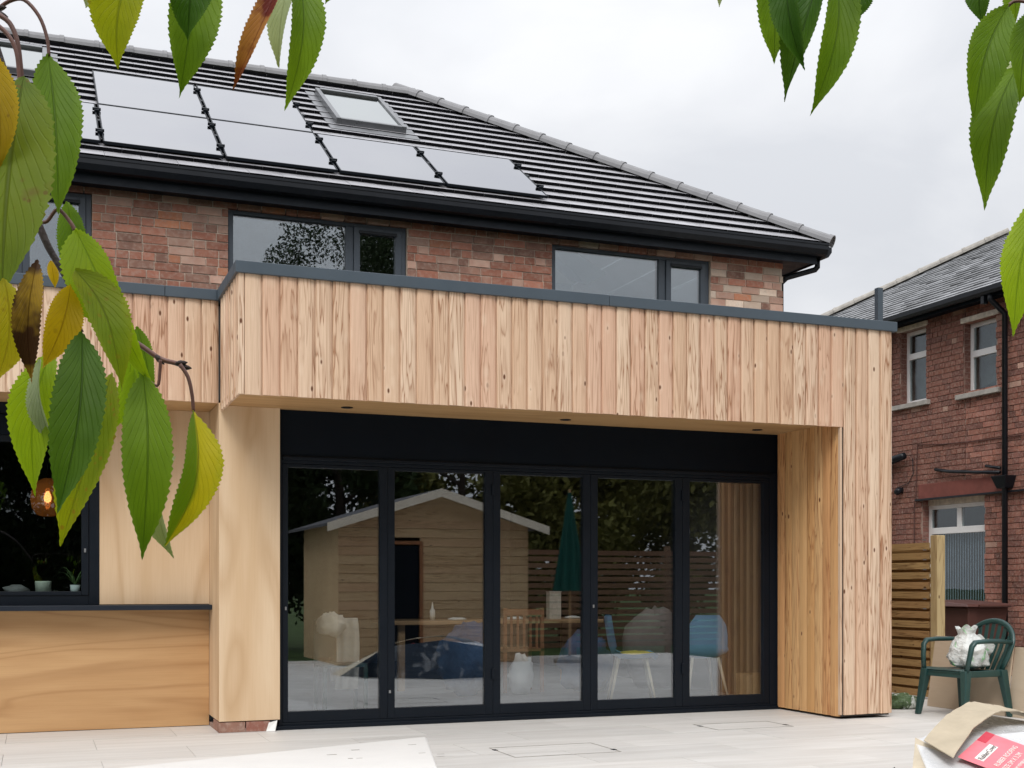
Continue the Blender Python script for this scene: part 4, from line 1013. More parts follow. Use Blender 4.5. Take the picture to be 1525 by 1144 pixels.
# ================================================================== WHITE SHEET, INSPECTION COVERS, PILE OF PACKS
sh = MB().hexa([(2.72, 8.76, .001), (-1.5, 7.25, .001), (-1.10, 5.85, .001), (2.31, 7.20, .001), (2.70, 8.76, .016), (-1.5, 7.25, .016), (-1.10, 5.85, .016), (2.30, 7.20, .016)])
sh.f = [f[::-1] for f in sh.f]
sh = own(sh.build('white_sheet', M['white_board'], bevel=.004), (1.0, 7.4, 0.0)); tag(sh, 'large plain white sheet lying flat on the pale slabs', 'sheet')
rng = random.Random(4)
for k in range(7):
    x, y = 1.75 + rng.random() * .85, 7.75 + rng.random() * .75
    MB().box(x, y, .0165, x + .02 + .05 * rng.random(), y + .008 + .012 * rng.random(), .0175).build('scuff', M['stone'], sh)
def cover(p, q, r_, s, label):
    o = thing('inspection_cover', label, 'drain cover', ((p[0] + r_[0]) / 2, (p[1] + r_[1]) / 2, 0.0), 'recessed drain covers in the patio')
    P = [Vector((*a, 0.0012)) for a in (p, q, r_, s)]
    for i in range(4):
        a, b = P[i], P[(i + 1) % 4]; d = (b - a).normalized(); n_ = Vector((-d.y, d.x, 0)) * .0035; up = Vector((0, 0, .0016))
        MB().hexa([a - n_, b - n_, b + n_, a + n_, a - n_ + up, b - n_ + up, b + n_ + up, a + n_ + up]).build('rim', M['stone'], o)
    for i in (0, 1, 2, 3):
        a, b = P[i], P[(i + 1) % 4]; d = (b - a).normalized(); c0 = a + d * .09; n_ = Vector((-d.y, d.x, 0)) * .014; up = Vector((0, 0, .0022))
        if i % 2 == 0: continue
        MB().hexa([c0 - n_, c0 + d * .05 - n_, c0 + d * .05 + n_, c0 + n_, c0 - n_ + up, c0 + d * .05 - n_ + up, c0 + d * .05 + n_ + up, c0 + n_ + up]).build('lift_slot', M['black_plastic'], o)
cover((2.97, 7.60), (3.75, 7.60), (3.75, 8.10), (2.97, 8.10), 'recessed drain cover out in the open slabs beyond the white sheet')
cover((5.02, 8.45), (5.72, 8.45), (5.72, 8.85), (5.02, 8.85), 'recessed drain cover beside the foot of the larch wing wall')

M['navy_wrap'] = simple('dark_blue_wrap', (0.016, 0.034, 0.062), 0.3, 0.5, 0.5, 9, 0.8, bscale=14)
pk = thing('wrapped_pack', 'heap of white polythene wrapped roofing pack with a red printed label', 'pack', (4.4, 4.9, 0.0))
C1, MT, RT, R2 = Vector((4.003, 4.883, .381)), Vector((4.627, 5.231, .470)), Vector((4.761, 4.965, .457)), Vector((5.20, 4.80, .43))
B0, B1, B2 = Vector((3.55, 4.40, 0.0)), Vector((3.532, 3.993, 0.0)), Vector((4.30, 3.70, 0.0))
def tri_patch(m, a, b, c, d, nu, nv, amp, seed):
    def fn(u, v):
        p = (a * (1 - u) + b * u) * (1 - v) + (d * (1 - u) + c * u) * v
        k = amp * math.sin(math.pi * min(max(u, 0), 1)) ** .4 * math.sin(math.pi * v) ** .4 if 0 < u < 1 and 0 < v < 1 else 0
        q = p * 5; q = Vector((q.x, q.y, q.z + seed))
        return p + Vector((0, -.3, 1)) * k * (mnoise.noise(q) + .5 * mnoise.noise(q * 2.3))
    m.grid(fn, nu, nv)
m = MB(); tri_patch(m, B1, B2, R2, C1, 20, 20, .022, 1.0); m.build('front_sheet', M['polythene'], pk, smooth=True)
m = MB(); tri_patch(m, C1, R2, Vector((5.3, 5.10, .36)), MT, 14, 8, .02, 5.0); m.build('top_sheet', M['polythene'], pk, smooth=True)
m = MB(); tri_patch(m, B0, B1, C1 + Vector((.004, -.004, 0)), C1, 6, 12, .01, 8.0)
m.build('sack_side', M['sack'], pk)
bk = MB(); tri_patch(bk, B0, C1, MT, Vector((4.60, 5.34, 0)), 10, 10, .07, 2.0); tri_patch(bk, Vector((4.60, 5.34, 0)), MT, Vector((5.3, 5.10, .36)), Vector((5.35, 5.2, 0)), 10, 10, .07, 4.0); tri_patch(bk, Vector((5.35, 5.2, 0)), Vector((5.3, 5.10, .36)), R2, B2, 10, 10, .05, 6.0)
M['wrap_print'] = bagmat('printed_wrap', (0.018, 0.04, 0.075), (0.26, 0.29, 0.33), 4.5, 0.60)
bk.build('back_sheet', M['wrap_print'], pk, smooth=True)
# sack flap standing up at the corner
m = MB().hexa([C1 + Vector((-.02, -.02, -.02)), C1 + Vector((.10, -.22, -.14)), C1 + Vector((.11, -.215, -.14)), C1 + Vector((-.01, -.01, -.02)), C1 + Vector((0, 0, .02)), C1 + Vector((.13, -.20, -.085)), C1 + Vector((.14, -.195, -.085)), C1 + Vector((.008, .008, .02))]); m.build('flap', M['sack'], pk)
m = MB(); tri_patch(m, Vector((3.86, 4.86, .27)), Vector((3.84, 4.60, .16)), Vector((3.70, 4.60, .05)), Vector((3.72, 4.9, .05)), 6, 6, .01, 3); m.build('liner', M['black_panel'], pk)
# label lying on the front sheet
LB = [Vector((4.395, 4.836, .412)), Vector((4.337, 4.608, .322)), Vector((4.092, 4.495, .264)), Vector((4.081, 4.668, .331))]
# square the label up: long side runs from LB[3] to LB[0]
LN = Vector((-0.054, -0.365, 0.929)).normalized()
ex = (LB[0] - LB[3]); ex = (ex - LN * ex.dot(LN)).normalized(); ey = LN.cross(ex).normalized()
LO = LB[3] + LN * .006
def lp(x, y, h=0.0): return LO + ex * x + ey * y + LN * h
LW, LH = 0.36, 0.30
def lquad(x0, y0, x1, y1, h, name, mat, par): return MB().hexa([lp(x0, y0, h - .001), lp(x1, y0, h - .001), lp(x1, y1, h - .001), lp(x0, y1, h - .001), lp(x0, y0, h), lp(x1, y0, h), lp(x1, y1, h), lp(x0, y1, h)]).build(name, M[mat], par)
lab = lquad(-.02, -LH, LW, 0.0, 0.002, 'label', 'label_red', pk)
lquad(LW - .13, -.045, LW - .002, -.002, .0035, 'strip', 'label_dark', lab)
lquad(0.03, -.105, .235, -.062, .0035, 'name_plate', 'label_white', lab)
def text(s, x, y, size, mat, par):
    cu = bpy.data.curves.new('text', 'FONT'); cu.body = s; cu.size = size; cu.extrude = 0.0004
    ob = bpy.data.objects.new('text', cu); col.objects.link(ob)
    me = bpy.data.meshes.new_from_object(ob.evaluated_get(bpy.context.evaluated_depsgraph_get())); bpy.data.objects.remove(ob)
    me.transform(Matrix(((ex.x, ey.x, LN.x, lp(x, y, .0045).x), (ex.y, ey.y, LN.y, lp(x, y, .0045).y), (ex.z, ey.z, LN.z, lp(x, y, .0045).z), (0, 0, 0, 1))))
    me.transform(Matrix.Translation(-ORG[par.name])); me.materials.clear(); me.materials.append(M[mat])
    o = bpy.data.objects.new('lettering', me); col.objects.link(o); o.parent = par; return o
text('RubberCover', .036, -.098, .036, 'ink', lab)
text('RUBBER ROOFING', .03, -.175, .034, 'label_white', lab)
text('SIZE 5M X 3.2M', .03, -.215, .034, 'label_white', lab)
text('EPDM MEMBRANE', .05, -.25, .022, 'label_white', lab)
# folded cardboard on top
cd = thing('cardboard_sheet', 'creased brown cardboard sheet bent over the wrapped pack', 'cardboard', (4.4, 4.95, .40))
A_ = [Vector(p) for p in ((4.009, 4.827, .405), (4.37, 5.062, .500), (4.65, 5.222, .528), (4.86, 5.30, .500), (5.02, 5.33, .45))]
B_ = [Vector(p) for p in ((3.99, 4.60, .352), (4.30, 4.80, .462), (4.56, 4.93, .505), (4.79, 5.01, .490), (4.95, 5.04, .44))]
for i in range(3 if False else 4):
    m = MB(); a0, a1, b0, b1 = A_[i], A_[i + 1], B_[i], B_[i + 1]; g_ = (a1 - a0) * .004
    def fn(u, v, a0=a0, a1=a1, b0=b0, b1=b1):
        p = (a0 * (1 - u) + a1 * u) * (1 - v) + (b0 * (1 - u) + b1 * u) * v
        return p + Vector((0, 0, .007 * mnoise.noise(p * 9) - .007 * (math.exp(-u * 22) + math.exp(-(1 - u) * 22))))
    m.grid(fn, 8, 6); n0 = len(m.v); m.v += [p - Vector((0, 0, .005)) for p in m.v[:]]
    m.f += [[n0 + k for k in f[::-1]] for f in m.f[:]]
    edge = [j * 9 for j in range(7)]; 
    for row_ in ([k for k in range(9)], [54 + k for k in range(9)], [9 * j for j in range(7)], [9 * j + 8 for j in range(7)]):
        for k in range(len(row_) - 1): m.f.append([row_[k], row_[k + 1], n0 + row_[k + 1], n0 + row_[k]])
    m.mi = [0] * len(m.f)
    m.build('panel', M['cardboard'], cd, smooth=False)

# ================================================================== THINGS INSIDE THE ROOM
M['blue_shell'] = simple('blue_shell_plastic', (0.20, 0.45, 0.70), 0.4, 0.4, 0.06, 4, 0.02)
M['beech'] = simple('pale_beech', (0.62, 0.52, 0.38), 0.5, 0.3, 0.1, 12, 0.05)
M['table_oak'] = plywood('oak_table', (0.40, 0.25, 0.13), (0.47, 0.31, 0.17), (0.25, 0.14, 0.06), 'X', .12, 6)
M['chair_wood'] = simple('red_brown_chair_wood', (0.30, 0.13, 0.06), 0.5, 0.3, 0.15, 10, 0.05)
M['yellow_cloth'] = simple('mustard_cushion', (0.75, 0.58, 0.12), 0.9, 0.1, 0.15, 14, 0.4)
M['towel'] = simple('beige_towel', (0.80, 0.73, 0.62), 0.95, 0.1, 0.1, 10, 0.6, bscale=120)
M['blue_cloth'] = simple('navy_cloth', (0.045, 0.10, 0.20), 0.8, 0.2, 0.35, 6, 0.5, bscale=20)
M['grey_cloth'] = simple('grey_throw', (0.22, 0.20, 0.195), 0.95, 0.1, 0.15, 6, 0.4, bscale=30)
def amber():
    t = NT('amber_glass'); tr = t.n('ShaderNodeBsdfTransparent'); tr.inputs[0].default_value = (.85, .42, .2, 1)
    tl = t.n('ShaderNodeBsdfTranslucent'); tl.inputs[0].default_value = (.75, .30, .10, 1); gl = t.n('ShaderNodeBsdfGlossy'); gl.inputs[1].default_value = .05; gl.inputs[0].default_value = (.9, .5, .3, 1)
    m1 = t.n('ShaderNodeMixShader'); m1.inputs[0].default_value = .45; t.l(tr.outputs[0], m1.inputs[1]); t.l(tl.outputs[0], m1.inputs[2])
    m2 = t.n('ShaderNodeMixShader'); m2.inputs[0].default_value = .18; t.l(m1.outputs[0], m2.inputs[1]); t.l(gl.outputs[0], m2.inputs[2]); t.l(m2.outputs[0], t.out.inputs[0]); return t.m
M['amber'] = amber()
M['pot'] = simple('cream_pot', (0.62, 0.62, 0.52), 0.5, 0.4, 0.06, 6, 0.1)
M['plant'] = simple('spider_plant_leaf', (0.13, 0.20, 0.07), 0.5, 0.3, 0.3, 12, 0.1)
def shell_chair(loc, rz, label):
    t = thing('shell_chair', label, 'chair', loc, 'blue shell chairs indoors'); t.rotation_euler = (0, 0, rz); ORG[t.name] = Vector((0, 0, 0))
    prof = [(.24, .43), (.20, .455), (.10, .445), (0, .435), (-.10, .445), (-.17, .48), (-.205, .56), (-.225, .66), (-.24, .76), (-.25, .85)]
    wid = [.17, .21, .225, .225, .22, .215, .21, .205, .185, .12]
    m = MB(); n = 8
    for th in (0, .012):
        for (x, z), w in zip(prof, wid):
            for k in range(n + 1):
                s = (k / n - .5) * 2; m.v.append(Vector((x + (.05 * s * s if z > .5 else 0) - th, w * s, z + (.045 * s * s if z <= .5 else 0) - th)))
    N = len(prof); S = n + 1
    for b, flip in ((0, False), (N * S, True)):
        for i in range(N - 1):
            for k in range(n):
                f = [b + i * S + k, b + i * S + k + 1, b + (i + 1) * S + k + 1, b + (i + 1) * S + k]; m.f.append(f[::-1] if flip else f); m.mi.append(0)
    m.build('shell', M['blue_shell'], t, smooth=True)
    for sx, sy in ((1, 1), (1, -1), (-1, 1), (-1, -1)):
        MB().tube([(.13 * sx, .13 * sy, .44), (.22 * sx, .21 * sy, 0.006)], .016, 8, .010).build('leg', M['beech'], t, smooth=True)
    return t
sc1 = shell_chair((5.33, 10.58, 0.006), R(-22), 'blue shell chair seen side on with a mustard cushion, pale legs')
o = own(blob(5.37, 10.56, .478, .19, .17, .035, 1.1, .15).build('seat_cushion', M['yellow_cloth'], smooth=True), (5.37, 10.56, .44)); tag(o, 'flat mustard yellow cushion on the blue shell chair', 'cushion')
sc2 = shell_chair((6.03, 10.48, 0.006), R(80), 'blue shell chair turned with its plain back to the doors')
tb = thing('dining_table', 'long oak dining table cluttered with small things inside the doors', 'table', (4.8, 13.0, 0.006))
bx(3.55, 12.6, .715, 6.0, 13.6, .755).build('tabletop', M['table_oak'], tb, bevel=.005)
for x in (3.65, 5.9):
    for y in (12.7, 13.5): bx(x - .035, y - .035, .006, x + .035, y + .035, .714).build('leg', M['table_oak'], tb)
bt = thing('glue_bottle', 'small white pointed bottle standing on the oak table', 'bottle', (4.05, 12.85, .755)); MB().lathe([(.03, .756), (.03, .86), (.012, .89), (.008, .93)], 4.05, 12.85, 12).build('body', M['white'], bt, smooth=True)
MB().lathe([(.009, .931), (.004, .955)], 4.05, 12.85, 8).build('cap', M['white'], bt)
bt = thing('wine_bottle', 'clear bottle with pale label on the oak table', 'bottle', (4.72, 12.9, .755)); MB().lathe([(.038, .756), (.038, .95), (.014, 1.0), (.013, 1.06)], 4.72, 12.9, 12).build('body', M['bag_green'], bt, smooth=True)
MB().lathe([(.039, .80), (.039, .90)], 4.72, 12.9, 12).build('label', M['cream_paint'], bt)
bb = thing('card_box', 'tall cream carton standing on the oak table', 'box', (5.50, 12.85, .755)); bx(5.42, 12.8, .756, 5.56, 12.9, 1.06).build('carton', M['cream_paint'], bb); bx(5.415, 12.795, 1.061, 5.565, 12.905, 1.07).build('lid', M['cream_paint'], bb)
for k, (x, y) in enumerate(((4.3, 12.75), (5.0, 12.8), (5.75, 12.9))):
    o = own(blob(x, y, .768, .10, .07, .02, k + 2.2, .4, 12, 8).build('crumpled_paper', M['white'], smooth=True), (x, y, .756)); tag(o, ['crumpled white paper between the two bottles on the table', 'crumpled white paper beside the wine bottle on the table', 'crumpled white paper by the tall carton on the table'][k], 'paper', 'papers on the table')
wc = thing('wooden_chair', 'red brown wooden slat back chair in front of the table', 'chair', (4.80, 12.2, 0.006))
for x in (4.60, 5.02):
    bx(x - .018, 12.05, .006, x + .018, 12.085, .90).build('leg', M['chair_wood'], wc); bx(x - .018, 12.40, .006, x + .018, 12.435, .44).build('leg', M['chair_wood'], wc)
bx(4.58, 12.05, .441, 5.04, 12.45, .47).build('seat', M['chair_wood'], wc)
bx(4.62, 12.055, .82, 5.0, 12.08, .89).build('top_rail', M['chair_wood'], wc)
for k in range(5): bx(4.66 + .072 * k, 12.06, .471, 4.685 + .072 * k, 12.075, .819).build('back_slat', M['chair_wood'], wc)
o = own(blob(4.72, 11.90, .20, .13, .10, .22, 6.4, .35, flat=.007).build('paper_bag', M['bag_white2'] if 'bag_white2' in M else M['white'], smooth=True), (4.72, 11.9, 0.006)); tag(o, 'open pale bag slumped against the wooden chair', 'bag')
o = own(blob(4.15, 12.0, .36, .30, .24, .38, 3.3, .30, flat=.007).build('blue_bundle', M['blue_cloth'], smooth=True), (4.15, 12.0, .006)); tag(o, 'navy blue bundle of cloth on the floor left of the wooden chair', 'bundle', 'bundles on the floor')
o = own(blob(5.45, 11.9, .30, .28, .22, .34, 7.9, .35, flat=.007).build('blue_bundle', M['blue_cloth'], smooth=True), (5.45, 11.9, .006)); tag(o, 'navy blue bundle of cloth on the floor below the tall carton', 'bundle', 'bundles on the floor')
o = own(blob(6.38, 12.1, .42, .34, .34, .46, 5.1, .22, flat=.007).build('covered_armchair', M['grey_cloth'], smooth=True), (6.38, 12.1, .006)); tag(o, 'armchair under a grey throw behind the shell chairs', 'armchair')
cr = thing('wooden_crate', 'low pale wooden crate on the floor at the end of the room', 'crate', (6.55, 10.28, 0.006))
bx(6.40, 10.15, .007, 6.73, 10.165, .28).build('board', M['table_oak'], cr); bx(6.40, 10.42, .007, 6.73, 10.435, .28).build('board', M['table_oak'], cr); bx(6.40, 10.166, .007, 6.415, 10.419, .28).build('board', M['table_oak'], cr); bx(6.715, 10.166, .007, 6.73, 10.419, .28).build('board', M['table_oak'], cr); bx(6.416, 10.166, .007, 6.714, 10.419, .02).build('base', M['table_oak'], cr)
gc = thing('dark_chair', 'dark upright chair with a towel over it behind the first door', 'chair', (2.50, 10.62, .006))
for x in (2.32, 2.68):
    bx(x - .016, 10.78, .007, x + .016, 10.81, .84).build('leg', M['green_plastic'], gc); bx(x - .016, 10.42, .007, x + .016, 10.45, .43).build('leg', M['green_plastic'], gc)
bx(2.31, 10.42, .431, 2.69, 10.80, .46).build('seat', M['green_plastic'], gc); bx(2.335, 10.785, .50, 2.665, 10.805, .84).build('backrest', M['green_plastic'], gc)
tw = MB()
def tfn(u, v):
    s = v * 1.25
    if s < .62: x, y, z = 0, 10.72 - .012, .22 + s
    elif s < .68: a = (s - .62) / .06; x, y, z = 0, 10.71 + .13 * a, .845 + .015 * math.sin(math.pi * a)
    else: x, y, z = 0, 10.845, .845 - (s - .68)
    return (2.47 + .21 * u + .02 * math.sin(v * 6) + .008 * mnoise.noise(Vector((u * 4, v * 3, 0))), y + .012 * math.sin(u * 14), z)
tw.grid(tfn, 16, 24); o = own(tw.build('towel', M['towel'], smooth=True), (2.57, 10.75, .5)); md = o.modifiers.new('thick', 'SOLIDIFY'); md.thickness = .006
tag(o, 'long beige towel hung over the back of the dark chair', 'towel')
o = own(blob(2.42, 10.62, .80, .13, .10, .10, 9.9, .35).build('dust_sheet', M['towel'], smooth=True), (2.42, 10.62, .75)); tag(o, 'crumpled cream cloth on top of the dark chair beside the towel', 'cloth')
# kitchen
lm = thing('pendant_lamp', 'round copper globe pendant lamp hanging in the kitchen', 'lamp', (0.10, 11.3, 1.9))
MB().lathe([(.03, 2.06), (.09, 2.03), (.13, 1.95), (.14, 1.88), (.125, 1.80), (.085, 1.745), (.05, 1.735)][::-1], .10, 11.3, 24).build('globe', M['amber'], lm, smooth=True)
MB().tube([(.10, 11.3, 1.95), (.10, 11.3, 2.555)], .004, 6).build('flex', M['black_plastic'], lm)
t = NT('lamp_bulb'); em = t.n('ShaderNodeEmission'); em.inputs[0].default_value = (1.0, .72, .42, 1); em.inputs[1].default_value = 6.0; t.l(em.outputs[0], t.out.inputs[0]); M['bulb'] = t.m
MB().lathe([(.006, 1.85), (.026, 1.865), (.032, 1.89), (.024, 1.92), (.01, 1.95)], .10, 11.3, 12).build('bulb', M['bulb'], lm, smooth=True)
pt = thing('plant_pot', 'cream cylinder plant pot on the kitchen window sill', 'pot', (0.06, 10.52, 1.071)); MB().lathe([(.058, 1.072), (.062, 1.165), (.062, 1.175), (.052, 1.175)], .06, 10.52, 20).build('pot', M['pot'], pt, smooth=True)
MB().lathe([(.051, 1.14), (.051, 1.16)], .06, 10.52, 14).build('soil', M['bark'], pt)
sp = thing('spider_plant', 'spider plant with arching leaves in a small white pot on the sill', 'plant', (0.30, 10.50, 1.071)); MB().lathe([(.032, 1.072), (.04, 1.145), (.034, 1.145)], .30, 10.50, 16).build('pot', M['white'], sp, smooth=True)
rng = random.Random(2)
for k in range(22):
    a = rng.random() * 6.28; L = .10 + .12 * rng.random(); h = .05 + .10 * rng.random(); w = .006; pts = []
    lf = MB()
    for j in range(7):
        s = j / 6; pts.append(Vector((.30 + math.cos(a) * L * s, 10.50 + math.sin(a) * L * s * .6, 1.145 + h * math.sin(s * 2.4))))
    sd = Vector((-math.sin(a), math.cos(a), 0)) * w
    lf.v = [p + sd * (1 - j / 6.5) * q for j, p in enumerate(pts) for q in (1, -1)]; lf.f = [[2 * j, 2 * j + 1, 2 * j + 3, 2 * j + 2] for j in range(6)]; lf.mi = [0] * 6
    lf.build('leaf', M['plant'], sp)
o = own(blob(-0.14, 10.50, 1.105, .10, .07, .04, 3.7, .4, 12, 8, flat=1.073).build('folded_cloth', M['grey_cloth'], smooth=True), (-.14, 10.50, 1.071)); tag(o, 'folded grey cloth on the kitchen window sill beside the pot', 'cloth')

# ================================================================== CHERRY TREE (its branches hang into the view)
tree = thing('cherry_tree', 'cherry tree with toothed green and yellowing leaves hanging on thin twigs', 'tree', (-0.95, -0.35, -0.15))
MB().tube([(-0.95, -0.35, -0.16), (-0.93, -0.33, 0.5), (-0.9, -0.28, 1.1), (-0.82, -0.2, 1.6), (-0.7, -0.1, 2.0)], [.085, .075, .068, .055, .045], 12).build('trunk', M['bark'], tree, smooth=True)
WID = [(0, 0), (.025, .12), (.07, .34), (.14, .60), (.24, .83), (.36, .97), (.46, 1.0), (.58, .95), (.69, .81), (.78, .62), (.85, .42), (.905, .23), (.945, .11), (.975, .045), (1, 0)]
def wid(t):
    for (a, x), (b, y) in zip(WID, WID[1:]):
        if t <= b: return x + (y - x) * (t - a) / (b - a)
    return 0
EYE = Vector((0, 0, 1.15))
def leaf(base, tip, width, roll, sidebend, curl, fold, kind, k):
    """leaf blade with drip tip, toothed margin, folded along the midrib and curled along its length"""
    B, T = Vector(base), Vector(tip); ax = T - B; L = ax.length; a = ax.normalized()
    rg = random.Random(k * 13 + 5)
    nrm = (EYE - (B + T) / 2); nrm = (nrm - a * nrm.dot(a)).normalized()
    nrm = Matrix.Rotation(R(roll), 3, a) @ nrm
    side = a.cross(nrm).normalized()
    view_side = a.cross((EYE - (B + T) / 2).normalized()).normalized()
    n, S = 56, 4
    m = MB(); m.uv = []
    hw = width / 2 / max(.45, math.cos(R(roll))) * .93; fold = fold * 1.5 + .08
    ph = rg.random() * 6
    tw = (rg.random() - .5) * 1.3
    asym = {-1: rg.uniform(.78, 1.04), 1: rg.uniform(.78, 1.04)}
    tooth = [rg.uniform(.3, 1.5) for _ in range(2 * n + 4)]; lobe = rg.uniform(3, 7); lob2 = rg.random() * 6
    for i in range(n + 1):
        t = i / n
        c = B + a * (L * t) + view_side * (-sidebend * math.sin(math.pi * t)) + nrm * (curl * L * (math.sin(math.pi * t) - .9 * t * t * t))
        rt = Matrix.Rotation(tw * (t - .4), 3, a)
        sd, nn = rt @ side, rt @ nrm
        w = hw * wid(t)
        for j in range(-S, S + 1):
            s = j / S
            sg = 1 if s > 0 else -1
            ww = w * s * asym[sg] * (1 + .06 * math.sin(t * lobe + lob2 + sg))
            if abs(j) == S and 0 < i < n: ww = ww * (1.0 + (.04 if i % 2 else -.018) * tooth[i + (n if sg > 0 else 0)]) + (0.0004 if i % 2 else 0) * s
            wave = .11 * hw * math.sin(t * 9 + ph + (0 if s > 0 else 2)) * s * s
            p = c + sd * ww + nn * (abs(ww) * fold * (.6 + .4 * abs(s)) + wave - 0.02 * hw * math.cos(t * 40 - abs(s) * 5) * abs(s) * (1 - abs(s)) * 2)
            if abs(j) == S and i % 2 and 0 < i < n: p += a * (-L / n * .25)
            m.v.append(p); m.uv.append((.5 + .5 * s, t))
    W_ = 2 * S + 1
    for i in range(n):
        for j in range(2 * S):
            m.f.append([i * W_ + j, i * W_ + j + 1, (i + 1) * W_ + j + 1, (i + 1) * W_ + j]); m.mi.append(0)
    return m.build('leaf', LEAF[kind], tree, smooth=True)
